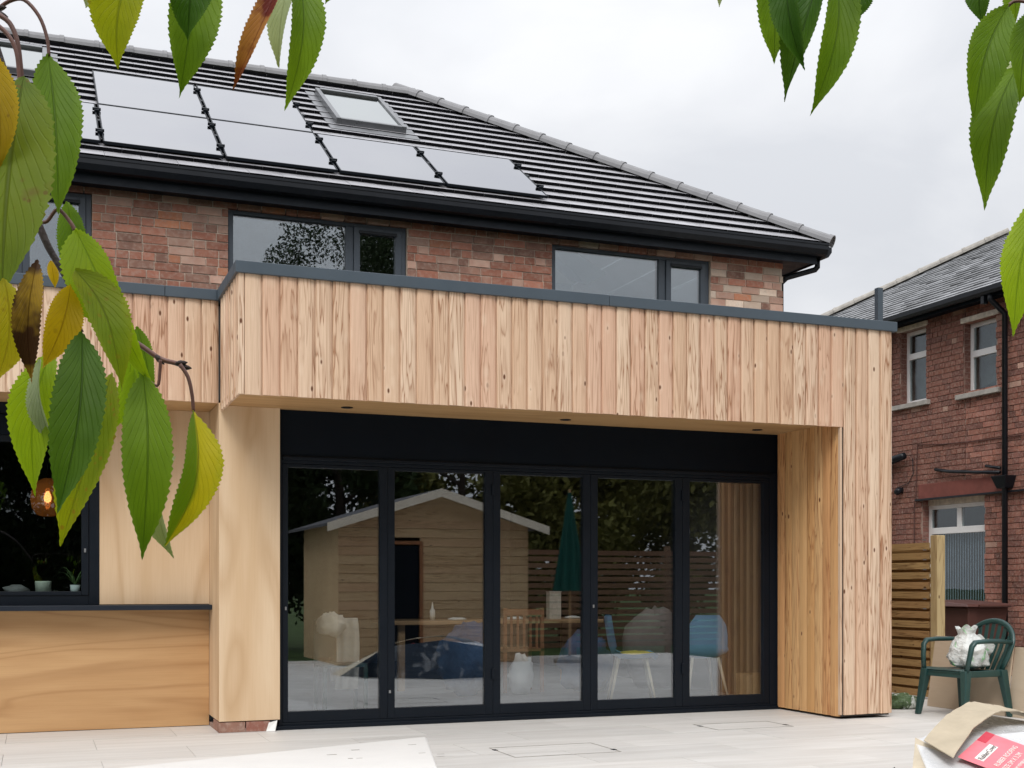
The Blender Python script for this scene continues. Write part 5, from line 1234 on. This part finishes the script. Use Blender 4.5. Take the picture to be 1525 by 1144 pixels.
LEAVES = [
    ((-0.005, 0.6455, 1.3984), (-0.0149, 0.6064, 1.2779), 0.0443, 8, -0.0013, 0.05, 0.15, 'olive'),
    ((0.0066, 0.7053, 1.434), (0.0116, 0.6819, 1.3444), 0.0327, -8, 0.0007, 0.04, 0.20, 'green'),
    ((-0.0231, 0.631, 1.4034), (-0.0169, 0.6179, 1.343), 0.0232, 15, 0.0050, 0.06, 0.20, 'mustard'),
    ((0.017, 0.7442, 1.3679), (0.0184, 0.7436, 1.3202), 0.0176, 10, 0.0023, 0.05, 0.30, 'green'),
    ((0.0198, 0.6788, 1.3346), (0.0488, 0.646, 1.2543), 0.0289, 25, 0.0055, 0.12, 0.35, 'lime'),
    ((0.0188, 0.6577, 1.3085), (0.0402, 0.6279, 1.2477), 0.0246, -20, 0.0027, 0.10, 0.25, 'yellowgreen'),
    ((0.001, 0.6002, 1.298), (-0.0015, 0.6012, 1.2418), 0.0153, 4, -0.0024, 0.06, 0.30, 'brown'),
    ((0.0164, 0.6479, 1.2986), (0.0042, 0.6419, 1.2559), 0.0198, -10, 0.0013, 0.08, 0.15, 'mustard'),
    ((0.0082, 0.7262, 1.329), (0.0103, 0.7253, 1.3142), 0.0067, 0, 0.0000, 0.05, 0.20, 'mustard'),
    ((-0.0132, 0.6057, 1.2895), (-0.0166, 0.6071, 1.2418), 0.0220, -10, 0.0037, 0.05, 0.20, 'yellow'),
    ((0.0086, 0.7045, 1.2762), (-0.0011, 0.6868, 1.1972), 0.0248, 15, -0.0035, 0.08, 0.25, 'lime'),
    ((0.0025, 0.6962, 1.269), (0.0077, 0.6834, 1.2179), 0.0092, 45, 0.0014, 0.12, 0.50, 'pale'),
    ((0.0213, 0.6353, 1.2736), (0.0106, 0.6072, 1.1843), 0.0281, -8, 0.0026, 0.06, 0.18, 'dark'),
    ((0.0388, 0.7036, 1.2653), (0.01, 0.6826, 1.1724), 0.0329, 20, 0.0050, 0.10, 0.30, 'yellowgreen'),
    ((0.0519, 0.7199, 1.2706), (0.0487, 0.7212, 1.2277), 0.0113, 30, 0.0015, 0.05, 0.40, 'lime'),
    ((0.0515, 0.6557, 1.2581), (0.0471, 0.636, 1.1647), 0.0291, 12, 0.0061, 0.14, 0.22, 'green'),
    ((0.0726, 0.7012, 1.2206), (0.0661, 0.693, 1.1654), 0.0162, 45, -0.0022, 0.12, 0.50, 'pale'),
    ((0.078, 0.6669, 1.242), (0.0647, 0.6613, 1.1696), 0.0232, -22, 0.0056, 0.08, 0.35, 'twotone'),
    ((0.054, 0.7298, 1.2968), (0.0619, 0.7268, 1.2517), 0.0138, 20, 0.0023, 0.05, 0.30, 'green'),
    ((0.0519, 0.7414, 1.2916), (0.0433, 0.7447, 1.2392), 0.0155, -20, 0.0016, 0.05, 0.30, 'lime'),
    ((0.0571, 0.7501, 1.5149), (0.0442, 0.7551, 1.4532), 0.0346, 18, -0.0039, 0.08, 0.25, 'yellowgreen'),
    ((0.0941, 0.7572, 1.5266), (0.082, 0.7512, 1.4414), 0.0369, -15, -0.0032, 0.10, 0.30, 'green'),
    ((0.0847, 0.7179, 1.5055), (0.0808, 0.7195, 1.4604), 0.0245, 10, 0.0000, 0.06, 0.25, 'dark'),
    ((0.1438, 0.7594, 1.5277), (0.1098, 0.7618, 1.4556), 0.0124, 35, 0.0058, 0.10, 0.50, 'redbrown'),
    ((0.1523, 0.7668, 1.5369), (0.1473, 0.758, 1.4459), 0.0251, -25, 0.0025, 0.10, 0.35, 'green'),
    ((0.1559, 0.7869, 1.5469), (0.1412, 0.7818, 1.4814), 0.0171, 35, 0.0017, 0.10, 0.40, 'pale'),
    ((0.0398, 0.8426, 1.5458), (0.0304, 0.8462, 1.5253), 0.0131, 20, 0.0000, 0.05, 0.30, 'pale'),
    ((0.2, 0.8234, 1.5675), (0.1846, 0.8294, 1.5468), 0.0156, 30, 0.0000, 0.05, 0.30, 'green'),
    ((0.4737, 0.7173, 1.5794), (0.4668, 0.7092, 1.5036), 0.0292, -20, -0.0036, 0.08, 0.30, 'green'),
    ((0.4576, 0.6806, 1.5572), (0.4649, 0.6778, 1.4856), 0.0201, 20, -0.0026, 0.08, 0.35, 'dark'),
    ((0.5132, 0.7448, 1.5825), (0.5079, 0.7469, 1.5508), 0.0125, 20, 0.0000, 0.05, 0.30, 'lime'),
    ((0.52, 0.7208, 1.5849), (0.5018, 0.7171, 1.4768), 0.0280, -18, 0.0065, 0.08, 0.30, 'green'),
    ((0.4908, 0.6892, 1.5647), (0.4632, 0.6999, 1.4756), 0.0242, 30, 0.0045, 0.10, 0.40, 'dark'),
    ((0.5375, 0.714, 1.5746), (0.5309, 0.7165, 1.5417), 0.0216, -10, 0.0019, 0.05, 0.30, 'dark'),
    ((0.469, 0.7834, 1.5973), (0.4667, 0.7843, 1.5727), 0.0069, 10, 0.0000, 0.05, 0.30, 'pale'),
    ((0.5756, 0.6134, 1.5172), (0.5498, 0.6127, 1.441), 0.0296, -15, -0.0068, 0.08, 0.30, 'green'),
    ((0.611, 0.6426, 1.4957), (0.5745, 0.6353, 1.3991), 0.0345, 18, -0.0027, 0.10, 0.28, 'green'),
    ((0.6071, 0.6655, 1.5675), (0.6032, 0.667, 1.5335), 0.0202, 10, -0.0037, 0.05, 0.30, 'dark'),
    ((0.6338, 0.6766, 1.5774), (0.6386, 0.6748, 1.5436), 0.0160, 20, 0.0028, 0.05, 0.30, 'green'),
    ((0.5756, 0.592, 1.5036), (0.5611, 0.5868, 1.4441), 0.0247, -20, -0.0041, 0.08, 0.30, 'green'),
    ((0.6579, 0.6887, 1.5239), (0.6189, 0.6824, 1.4694), 0.0209, 35, 0.0048, 0.10, 0.40, 'pale'),
    ((0.5634, 0.5752, 1.3836), (0.541, 0.5732, 1.2991), 0.0265, 10, -0.0024, 0.06, 0.20, 'lime'),
]
for k, a in enumerate(LEAVES): leaf(*a, k)
STALKS = [
    ([(-0.0196, 0.7155, 1.4578), (-0.0129, 0.7129, 1.4629), (-0.0055, 0.71, 1.4636), (0.0019, 0.7071, 1.4549), (0.0059, 0.7056, 1.4434), (0.0069, 0.7052, 1.4333)], 0.0011),
    ([(-0.0181, 0.6613, 1.4332), (-0.0119, 0.6589, 1.4285), (-0.0082, 0.6574, 1.4192), (-0.0066, 0.6568, 1.4065), (-0.006, 0.6566, 1.3992)], 0.0013),
    ([(-0.0184, 0.6507, 1.4239), (-0.0123, 0.6483, 1.418), (-0.0087, 0.6469, 1.4102), (-0.0074, 0.6464, 1.399), (-0.0068, 0.6462, 1.3892)], 0.0011),
    ([(0.0012, 0.7074, 1.3447), (0.0066, 0.7053, 1.331), (0.0133, 0.7027, 1.3187), (0.0174, 0.7011, 1.3094), (0.0194, 0.7004, 1.2971)], 0.0021),
    ([(0.0185, 0.6685, 1.2911), (0.0198, 0.668, 1.2856), (0.0223, 0.667, 1.2791)], 0.0012),
    ([(0.0184, 0.69, 1.2949), (0.0158, 0.691, 1.2849), (0.0111, 0.6928, 1.2771), (0.0088, 0.6937, 1.2729)], 0.0010),
    ([(0.0168, 0.6799, 1.3038), (0.0181, 0.6794, 1.3101), (0.0194, 0.6789, 1.3143)], 0.0012),
    ([(0.0197, 0.6895, 1.3367), (0.0171, 0.6905, 1.3417), (0.0111, 0.6928, 1.3481), (0.0058, 0.6949, 1.3417), (0.0012, 0.6967, 1.3417)], 0.0011),
    ([(0.0197, 0.711, 1.3019), (0.0333, 0.7057, 1.292), (0.051, 0.6988, 1.2818), (0.0633, 0.694, 1.273), (0.0715, 0.6909, 1.2704), (0.0773, 0.6886, 1.2679)], 0.0015),
    ([(0.0627, 0.6836, 1.2704), (0.0624, 0.6837, 1.2647), (0.061, 0.6842, 1.2564), (0.054, 0.6869, 1.2625)], 0.0009),
    ([(0.0725, 0.6798, 1.2679), (0.0765, 0.6782, 1.2611), (0.0785, 0.6774, 1.2517), (0.0792, 0.6772, 1.2427)], 0.0011),
    ([(0.0013, 0.7288, 1.3506), (-0.0043, 0.731, 1.3803), (-0.0147, 0.735, 1.4285), (-0.025, 0.739, 1.4619), (-0.0389, 0.7444, 1.4954)], 0.0024),
    ([(0.0571, 0.7501, 1.5149), (0.0593, 0.7493, 1.5353), (0.0651, 0.747, 1.5589)], 0.0012),
    ([(0.0941, 0.7572, 1.5266), (0.0956, 0.7566, 1.546), (0.0933, 0.7575, 1.5703)], 0.0012),
    ([(0.1438, 0.7594, 1.5277), (0.1461, 0.7585, 1.5526), (0.1422, 0.76, 1.5816)], 0.0012),
    ([(0.1523, 0.7668, 1.5369), (0.152, 0.7669, 1.5621), (0.148, 0.7685, 1.5873)], 0.0012),
    ([(0.0398, 0.8426, 1.5458), (0.0438, 0.841, 1.5694), (0.052, 0.8379, 1.6044)], 0.0012),
    ([(0.2, 0.8234, 1.5675), (0.1957, 0.8251, 1.5904), (0.1829, 0.83, 1.6271)], 0.0012),
    ([(-0.0458, 0.8758, 1.5563), (0.0194, 0.8505, 1.5956), (0.1009, 0.8189, 1.6052), (0.1823, 0.7873, 1.6044), (0.3045, 0.74, 1.6131), (0.4063, 0.7005, 1.6044), (0.4878, 0.6689, 1.6), (0.557, 0.6421, 1.5956), (0.614, 0.62, 1.5563)], 0.0055),
    ([(0.4737, 0.7173, 1.5794), (0.4758, 0.7164, 1.6041), (0.4822, 0.714, 1.6248)], 0.0012),
    ([(0.4691, 0.6976, 1.5674), (0.4707, 0.697, 1.5889), (0.4749, 0.6953, 1.6135)], 0.0012),
    ([(0.5139, 0.7124, 1.5798), (0.5139, 0.7124, 1.6049), (0.5122, 0.7131, 1.6281)], 0.0012),
    ([(0.5375, 0.714, 1.5746), (0.5383, 0.7136, 1.6009), (0.5331, 0.7157, 1.6337)], 0.0012),
    ([(0.4586, 0.766, 1.5873), (0.4604, 0.7653, 1.6114), (0.4649, 0.7636, 1.6488)], 0.0012),
    ([(0.614, 0.62, 1.5563), (0.6091, 0.6219, 1.5214), (0.6107, 0.6212, 1.4777), (0.6124, 0.6206, 1.4209), (0.6181, 0.6184, 1.3641)], 0.0030),
    ([(0.583, 0.6213, 1.5219), (0.587, 0.6197, 1.5245), (0.5951, 0.6166, 1.5236), (0.6023, 0.6138, 1.5202)], 0.0011),
    ([(0.6035, 0.6347, 1.4915), (0.6093, 0.6325, 1.4977), (0.6176, 0.6293, 1.5039)], 0.0011),
    ([(0.5907, 0.6075, 1.5129), (0.5931, 0.6066, 1.5163), (0.5947, 0.606, 1.5206)], 0.0011),
    ([(0.5824, 0.6001, 1.3914), (0.5851, 0.599, 1.4023), (0.5894, 0.5973, 1.4107)], 0.0011),
    ([(0.6071, 0.6655, 1.5675), (0.6088, 0.6649, 1.5904), (0.6105, 0.6642, 1.6087)], 0.0012),
    ([(0.619, 0.6609, 1.5675), (0.619, 0.6609, 1.5858), (0.619, 0.6609, 1.6041)], 0.0012),
]
def smooth_path(pts, n=4):
    P = [Vector(p) for p in pts]; out = []
    for i in range(len(P) - 1):
        p0, p1, p2, p3 = P[max(i - 1, 0)], P[i], P[i + 1], P[min(i + 2, len(P) - 1)]
        for k in range(n):
            t = k / n
            out.append(.5 * ((2 * p1) + (p2 - p0) * t + (2 * p0 - 5 * p1 + 4 * p2 - p3) * t * t + (3 * p1 - p0 - 3 * p2 + p3) * t ** 3))
    return out + [P[-1]]
for pts, r_ in STALKS:
    thick = r_ > .002
    MB().tube(smooth_path(pts), r_, 8, r_ * (.7 if thick else .85)).build('twig' if thick else 'leaf_stalk', M['bark'] if thick else M['stalk'], tree, smooth=True)
def bud(p, d, s):
    d = Vector(d).normalized(); p = Vector(p)
    MB().tube([p - d * s, p - d * s * .4, p, p + d * s * .6, p + d * s * 1.1], [s * .25, s * .5, s * .55, s * .35, s * .05], 7).build('bud', M['bark'], tree, smooth=True)
bud((0.0763, 0.689, 1.2682), (1, 0, -0.1), 0.0032)
bud((0.0633, 0.694, 1.2723), (0.6, 0, -0.6), 0.0032)
bud((0.02, 0.7001, 1.2949), (0.2, 0, -1), 0.0032)
bud((0.0187, 0.7006, 1.3086), (-0.5, 0, -1), 0.0032)
bud((-0.0175, 0.7093, 1.4569), (1, 0, 0.3), 0.0032)
bud((-0.0167, 0.7036, 1.451), (1, 0, -0.2), 0.0032)
bud((0.074, 0.6878, 1.2701), (1, 0, 0.2), 0.0032)
bud((0.049, 0.6996, 1.2829), (-0.6, 0, 0.6), 0.0032)
# boughs that carry the twigs back to the trunk, all above or beside the frame
j0, j1 = Vector(STALKS[11][0][-1]), Vector(STALKS[18][0][0])
MB().tube(smooth_path([(-0.72, -0.12, 1.97), (-0.5, 0.2, 1.95), (-0.25, 0.52, 1.78), j0]), [.03] * 4 + [.02] * 4 + [.012] * 4 + [.006], 8).build('bough', M['bark'], tree, smooth=True)
MB().tube(smooth_path([j0, (j0 + j1) / 2, j1]), .006, 8).build('twig', M['bark'], tree, smooth=True)
MB().tube(smooth_path([(-0.7, -0.1, 2.0), (-0.8, -0.3, 2.4), (-1.0, -0.6, 2.8)]), .04, 8, .015).build('bough', M['bark'], tree, smooth=True)
MB().tube(smooth_path([(-0.7, -0.1, 2.0), (-0.95, 0.0, 2.35), (-1.3, 0.05, 2.7)]), .035, 8, .012).build('bough', M['bark'], tree, smooth=True)
cr_ = MB(); rg = random.Random(8); cr_.uv = []
for k in range(900):
    while True:
        d = Vector((rg.uniform(-1, 1), rg.uniform(-1, 1), rg.uniform(-1, 1)))
        if d.length < 1: break
    p = Vector((-1.15, -0.55, 2.65)) + Vector((d.x * .75, d.y * .7, d.z * .55))
    q = Matrix.Rotation(rg.uniform(0, 6.28), 3, 'Z') @ Matrix.Rotation(rg.uniform(-.6, .6), 3, 'X')
    l, w = .10, .022
    vs = [q @ Vector(v) + p for v in ((0, 0, 0), (w, 0, -l * .4), (0, .006, -l), (-w, 0, -l * .4))]
    cr_.add(vs, [(0, 1, 2, 3)]); cr_.uv += [(.5, 0), (1, .4), (.5, 1), (0, .4)]
tag(cr_.build('crown', LEAF['green'], tree), kind='stuff')

# ================================================================== THE GARDEN BEHIND THE CAMERA (seen in the glass)
M['hedge'] = simple('dark_hedge_leaf', (0.030, 0.050, 0.016), 0.7, 0.2, 0.5, 0.8, 0.0)
M['hedge2'] = simple('olive_hedge_leaf', (0.17, 0.165, 0.045), 0.7, 0.2, 0.5, 0.8, 0.0)
M['tree_leaf'] = simple('garden_tree_leaf', (0.040, 0.060, 0.025), 0.6, 0.2, 0.4, 0.8, 0.0)
M['trunk'] = simple('garden_tree_bark', (0.07, 0.055, 0.045), 0.9, 0.1, 0.3, 8, 0.5)
M['cabin'] = larch('log_cabin_board', (0.66, 0.49, 0.29), (0.60, 0.43, 0.245), (0.36, 0.22, 0.11), 'X')
M['barge'] = simple('cream_bargeboard', (0.78, 0.72, 0.60), 0.7, 0.3, 0.06, 5, 0.1)
M['felt'] = simple('roof_felt', (0.10, 0.10, 0.11), 0.95, 0.1, 0.2, 10, 0.3)
M['parasol'] = simple('dark_green_parasol', (0.012, 0.075, 0.06), 0.8, 0.2, 0.15, 6, 0.2)
M['garden_fence'] = larch('old_fence_board', (0.30, 0.18, 0.11), (0.24, 0.14, 0.085), (0.12, 0.07, 0.04), 'X')
def garden_tree(name, label, x, y, h, rx, rz, mat, n, size, seed, base=0.0, group='trees behind the garden'):
    t = thing(name, label, 'tree', (x, y, -0.16), group); rg = random.Random(seed)
    MB().tube([(x, y, -0.17), (x + .1, y, h * .3), (x - .05, y + .1, h * .6), (x, y, h * .85)], [rx * .07 + .05, rx * .06 + .03, rx * .035 + .02, .02], 8).build('trunk', M['trunk'], t, smooth=True)
    for k in range(5):
        a = k * 1.26 + seed; z = h * (.35 + .1 * k)
        MB().tube([(x, y, z), (x + math.cos(a) * rx * .4, y + math.sin(a) * rx * .4, z + h * .06), (x + math.cos(a) * rx * .8, y + math.sin(a) * rx * .8, z + h * .10)], .05, 6, .015).build('limb', M['trunk'], t)
    m = MB(); cz = base + (h - base) / 2
    cl = []
    for k in range(34):
        while True:
            d = Vector((rg.uniform(-1, 1), rg.uniform(-1, 1), rg.uniform(-1, 1)))
            if .25 < d.length < 1: break
        cl.append((Vector((x + d.x * rx, y + d.y * rx, cz + d.z * rz)), rg.uniform(.25, .48) * rx))
    for k in range(n):
        c, r_ = cl[k % len(cl)]
        d = Vector((rg.gauss(0, 1), rg.gauss(0, 1), rg.gauss(0, 1))).normalized() * r_ * rg.random() ** .4
        p = c + d; u = Vector((rg.gauss(0, 1), rg.gauss(0, 1), rg.gauss(0, 1))).normalized(); v = u.orthogonal().normalized()
        s = size * rg.uniform(.6, 1.3)
        if p.z < 0: continue
        m.add([p - u * s, p + v * s * .45, p + u * s, p - v * s * .45], [(0, 1, 2, 3)])
    m.build('crown', M[mat], t)
    return t
hx = [(-7.5, 'hedge'), (-4.6, 'hedge2'), (-1.8, 'hedge'), (0.9, 'hedge'), (3.4, 'hedge'), (6.0, 'hedge'), (8.6, 'hedge2'), (11.2, 'hedge2'), (13.8, 'hedge2')]
desc = ['dense dark conifer at the far end of the back hedge', 'olive green shrub between two dark conifers of the back hedge', 'dense dark conifer behind the cherry tree', 'dense dark conifer straight behind the lawn', 'dense dark conifer behind the gap beside the cabin', 'dense dark conifer directly behind the log cabin', 'olive green shrub behind the folded parasol', 'olive green shrub over the slatted garden fence', 'olive green shrub at the end of the slatted garden fence']
for k, ((x, mt), ds) in enumerate(zip(hx, desc)):
    garden_tree('hedge_tree', ds, x, -5.6 - .5 * (k % 2), 5.0 + .6 * (k * 7 % 3), 1.75, 2.5, mt, 15000, .095, k + 1, 0.0)
garden_tree('birch_tree', 'tall birch rising over the log cabin', 8.7, -11.0, 13.5, 2.3, 4.0, 'tree_leaf', 42000, .055, 41, 5.5)
cab = thing('log_cabin', 'tan log cabin with shallow gable roof and cream bargeboards', 'shed', (5.45, 1.3, 0.0))
cx0, cx1, cy0, cy1, ez, az = 3.98, 6.86, 0.1, 2.48, 2.02, 2.42
z = 0.0
while z < 1.98:
    for (a, b) in ((cx0, 4.60), (5.18, cx1)) if z < 1.72 else ((cx0, cx1),):
        bx(a, cy1 - .045, z + .001, b, cy1, z + .128).build('wall_board', M['cabin'], cab, bevel=.008)
    z += .13
MB().add([(cx0, cy1 - .045, ez - .04), (cx1, cy1 - .045, ez - .04), ((cx0 + cx1) / 2, cy1 - .045, az + .04), (cx0, cy1 - .002, ez - .04), (cx1, cy1 - .002, ez - .04), ((cx0 + cx1) / 2, cy1 - .002, az + .04)], [(0, 1, 2), (5, 4, 3), (0, 3, 4, 1), (1, 4, 5, 2), (2, 5, 3, 0)]).build('gable', M['cabin'], cab)
w_ = MB(); w_.box(cx0, cy0, 0, cx0 + .045, cy1 - .046, ez); w_.box(cx1 - .045, cy0, 0, cx1, cy1 - .046, ez); w_.box(cx0 + .046, cy0, 0, cx1 - .046, cy0 + .045, ez); w_.build('side_wall', M['cabin'], cab)
xm = (cx0 + cx1) / 2
for s in (-1, 1):
    e = xm + s * (cx1 - cx0) / 2 + s * .22
    zz = ez - .06
    MB().hexa([(xm, cy0 - .2, az + .06), (e, cy0 - .2, zz), (e, cy1 + .28, zz), (xm, cy1 + .28, az + .06), (xm, cy0 - .2, az + .10), (e, cy0 - .2, zz + .04), (e, cy1 + .28, zz + .04), (xm, cy1 + .28, az + .10)]).build('roof_slope', M['felt'], cab)
    MB().hexa([(xm, cy1 + .281, az - .02), (e, cy1 + .281, zz - .08), (e, cy1 + .30, zz - .08), (xm, cy1 + .30, az - .02), (xm, cy1 + .281, az + .10), (e, cy1 + .281, zz + .04), (e, cy1 + .30, zz + .04), (xm, cy1 + .30, az + .10)]).build('bargeboard', M['barge'], cab)
bx(4.62, cy1 - .04, .02, 5.16, cy1 - .01, 1.70).build('door', M['black_panel'], cab)
for a in (4.58, 5.17): bx(a, cy1 - .006, 0, a + .05, cy1 + .014, 1.76).build('door_casing', M['chair_wood'], cab)
bx(4.60, cy1 - .005, 1.72, 5.2, cy1 + .013, 1.77).build('door_casing', M['chair_wood'], cab)
gf = thing('garden_fence', 'weathered brown slatted fence beside the log cabin', 'fence', (10.0, -0.6, -0.16))
for k in range(15): bx(7.1, -0.62, .02 + .118 * k, 13.2, -0.60, .105 + .118 * k).build('fence_board', M['garden_fence'], gf)
for x in (7.15, 9.0, 10.9, 13.1): bx(x - .04, -0.70, -.16, x + .04, -0.621, 1.85).build('post', M['garden_fence'], gf)
ps = thing('parasol', 'folded dark green parasol standing in a base beside the cabin', 'parasol', (7.35, 2.9, 0.0))
MB().lathe([(.24, 0.0), (.24, .05), (.05, .09), (.03, .10)], 7.35, 2.9, 20).build('base', M['stone'], ps, smooth=False)
MB().tube([(7.35, 2.9, .09), (7.35, 2.9, 2.55)], .02, 8).build('pole', M['table_oak'], ps)
def pf(u, v):
    a = 2 * math.pi * u; r_ = (.025 + .20 * v ** 1.1) * (1 + .22 * math.cos(8 * a))
    return (7.35 + r_ * math.cos(a), 2.9 + r_ * math.sin(a), 2.5 - 1.45 * v)
MB().grid(pf, 48, 10).build('canopy', M['parasol'], ps, smooth=True)
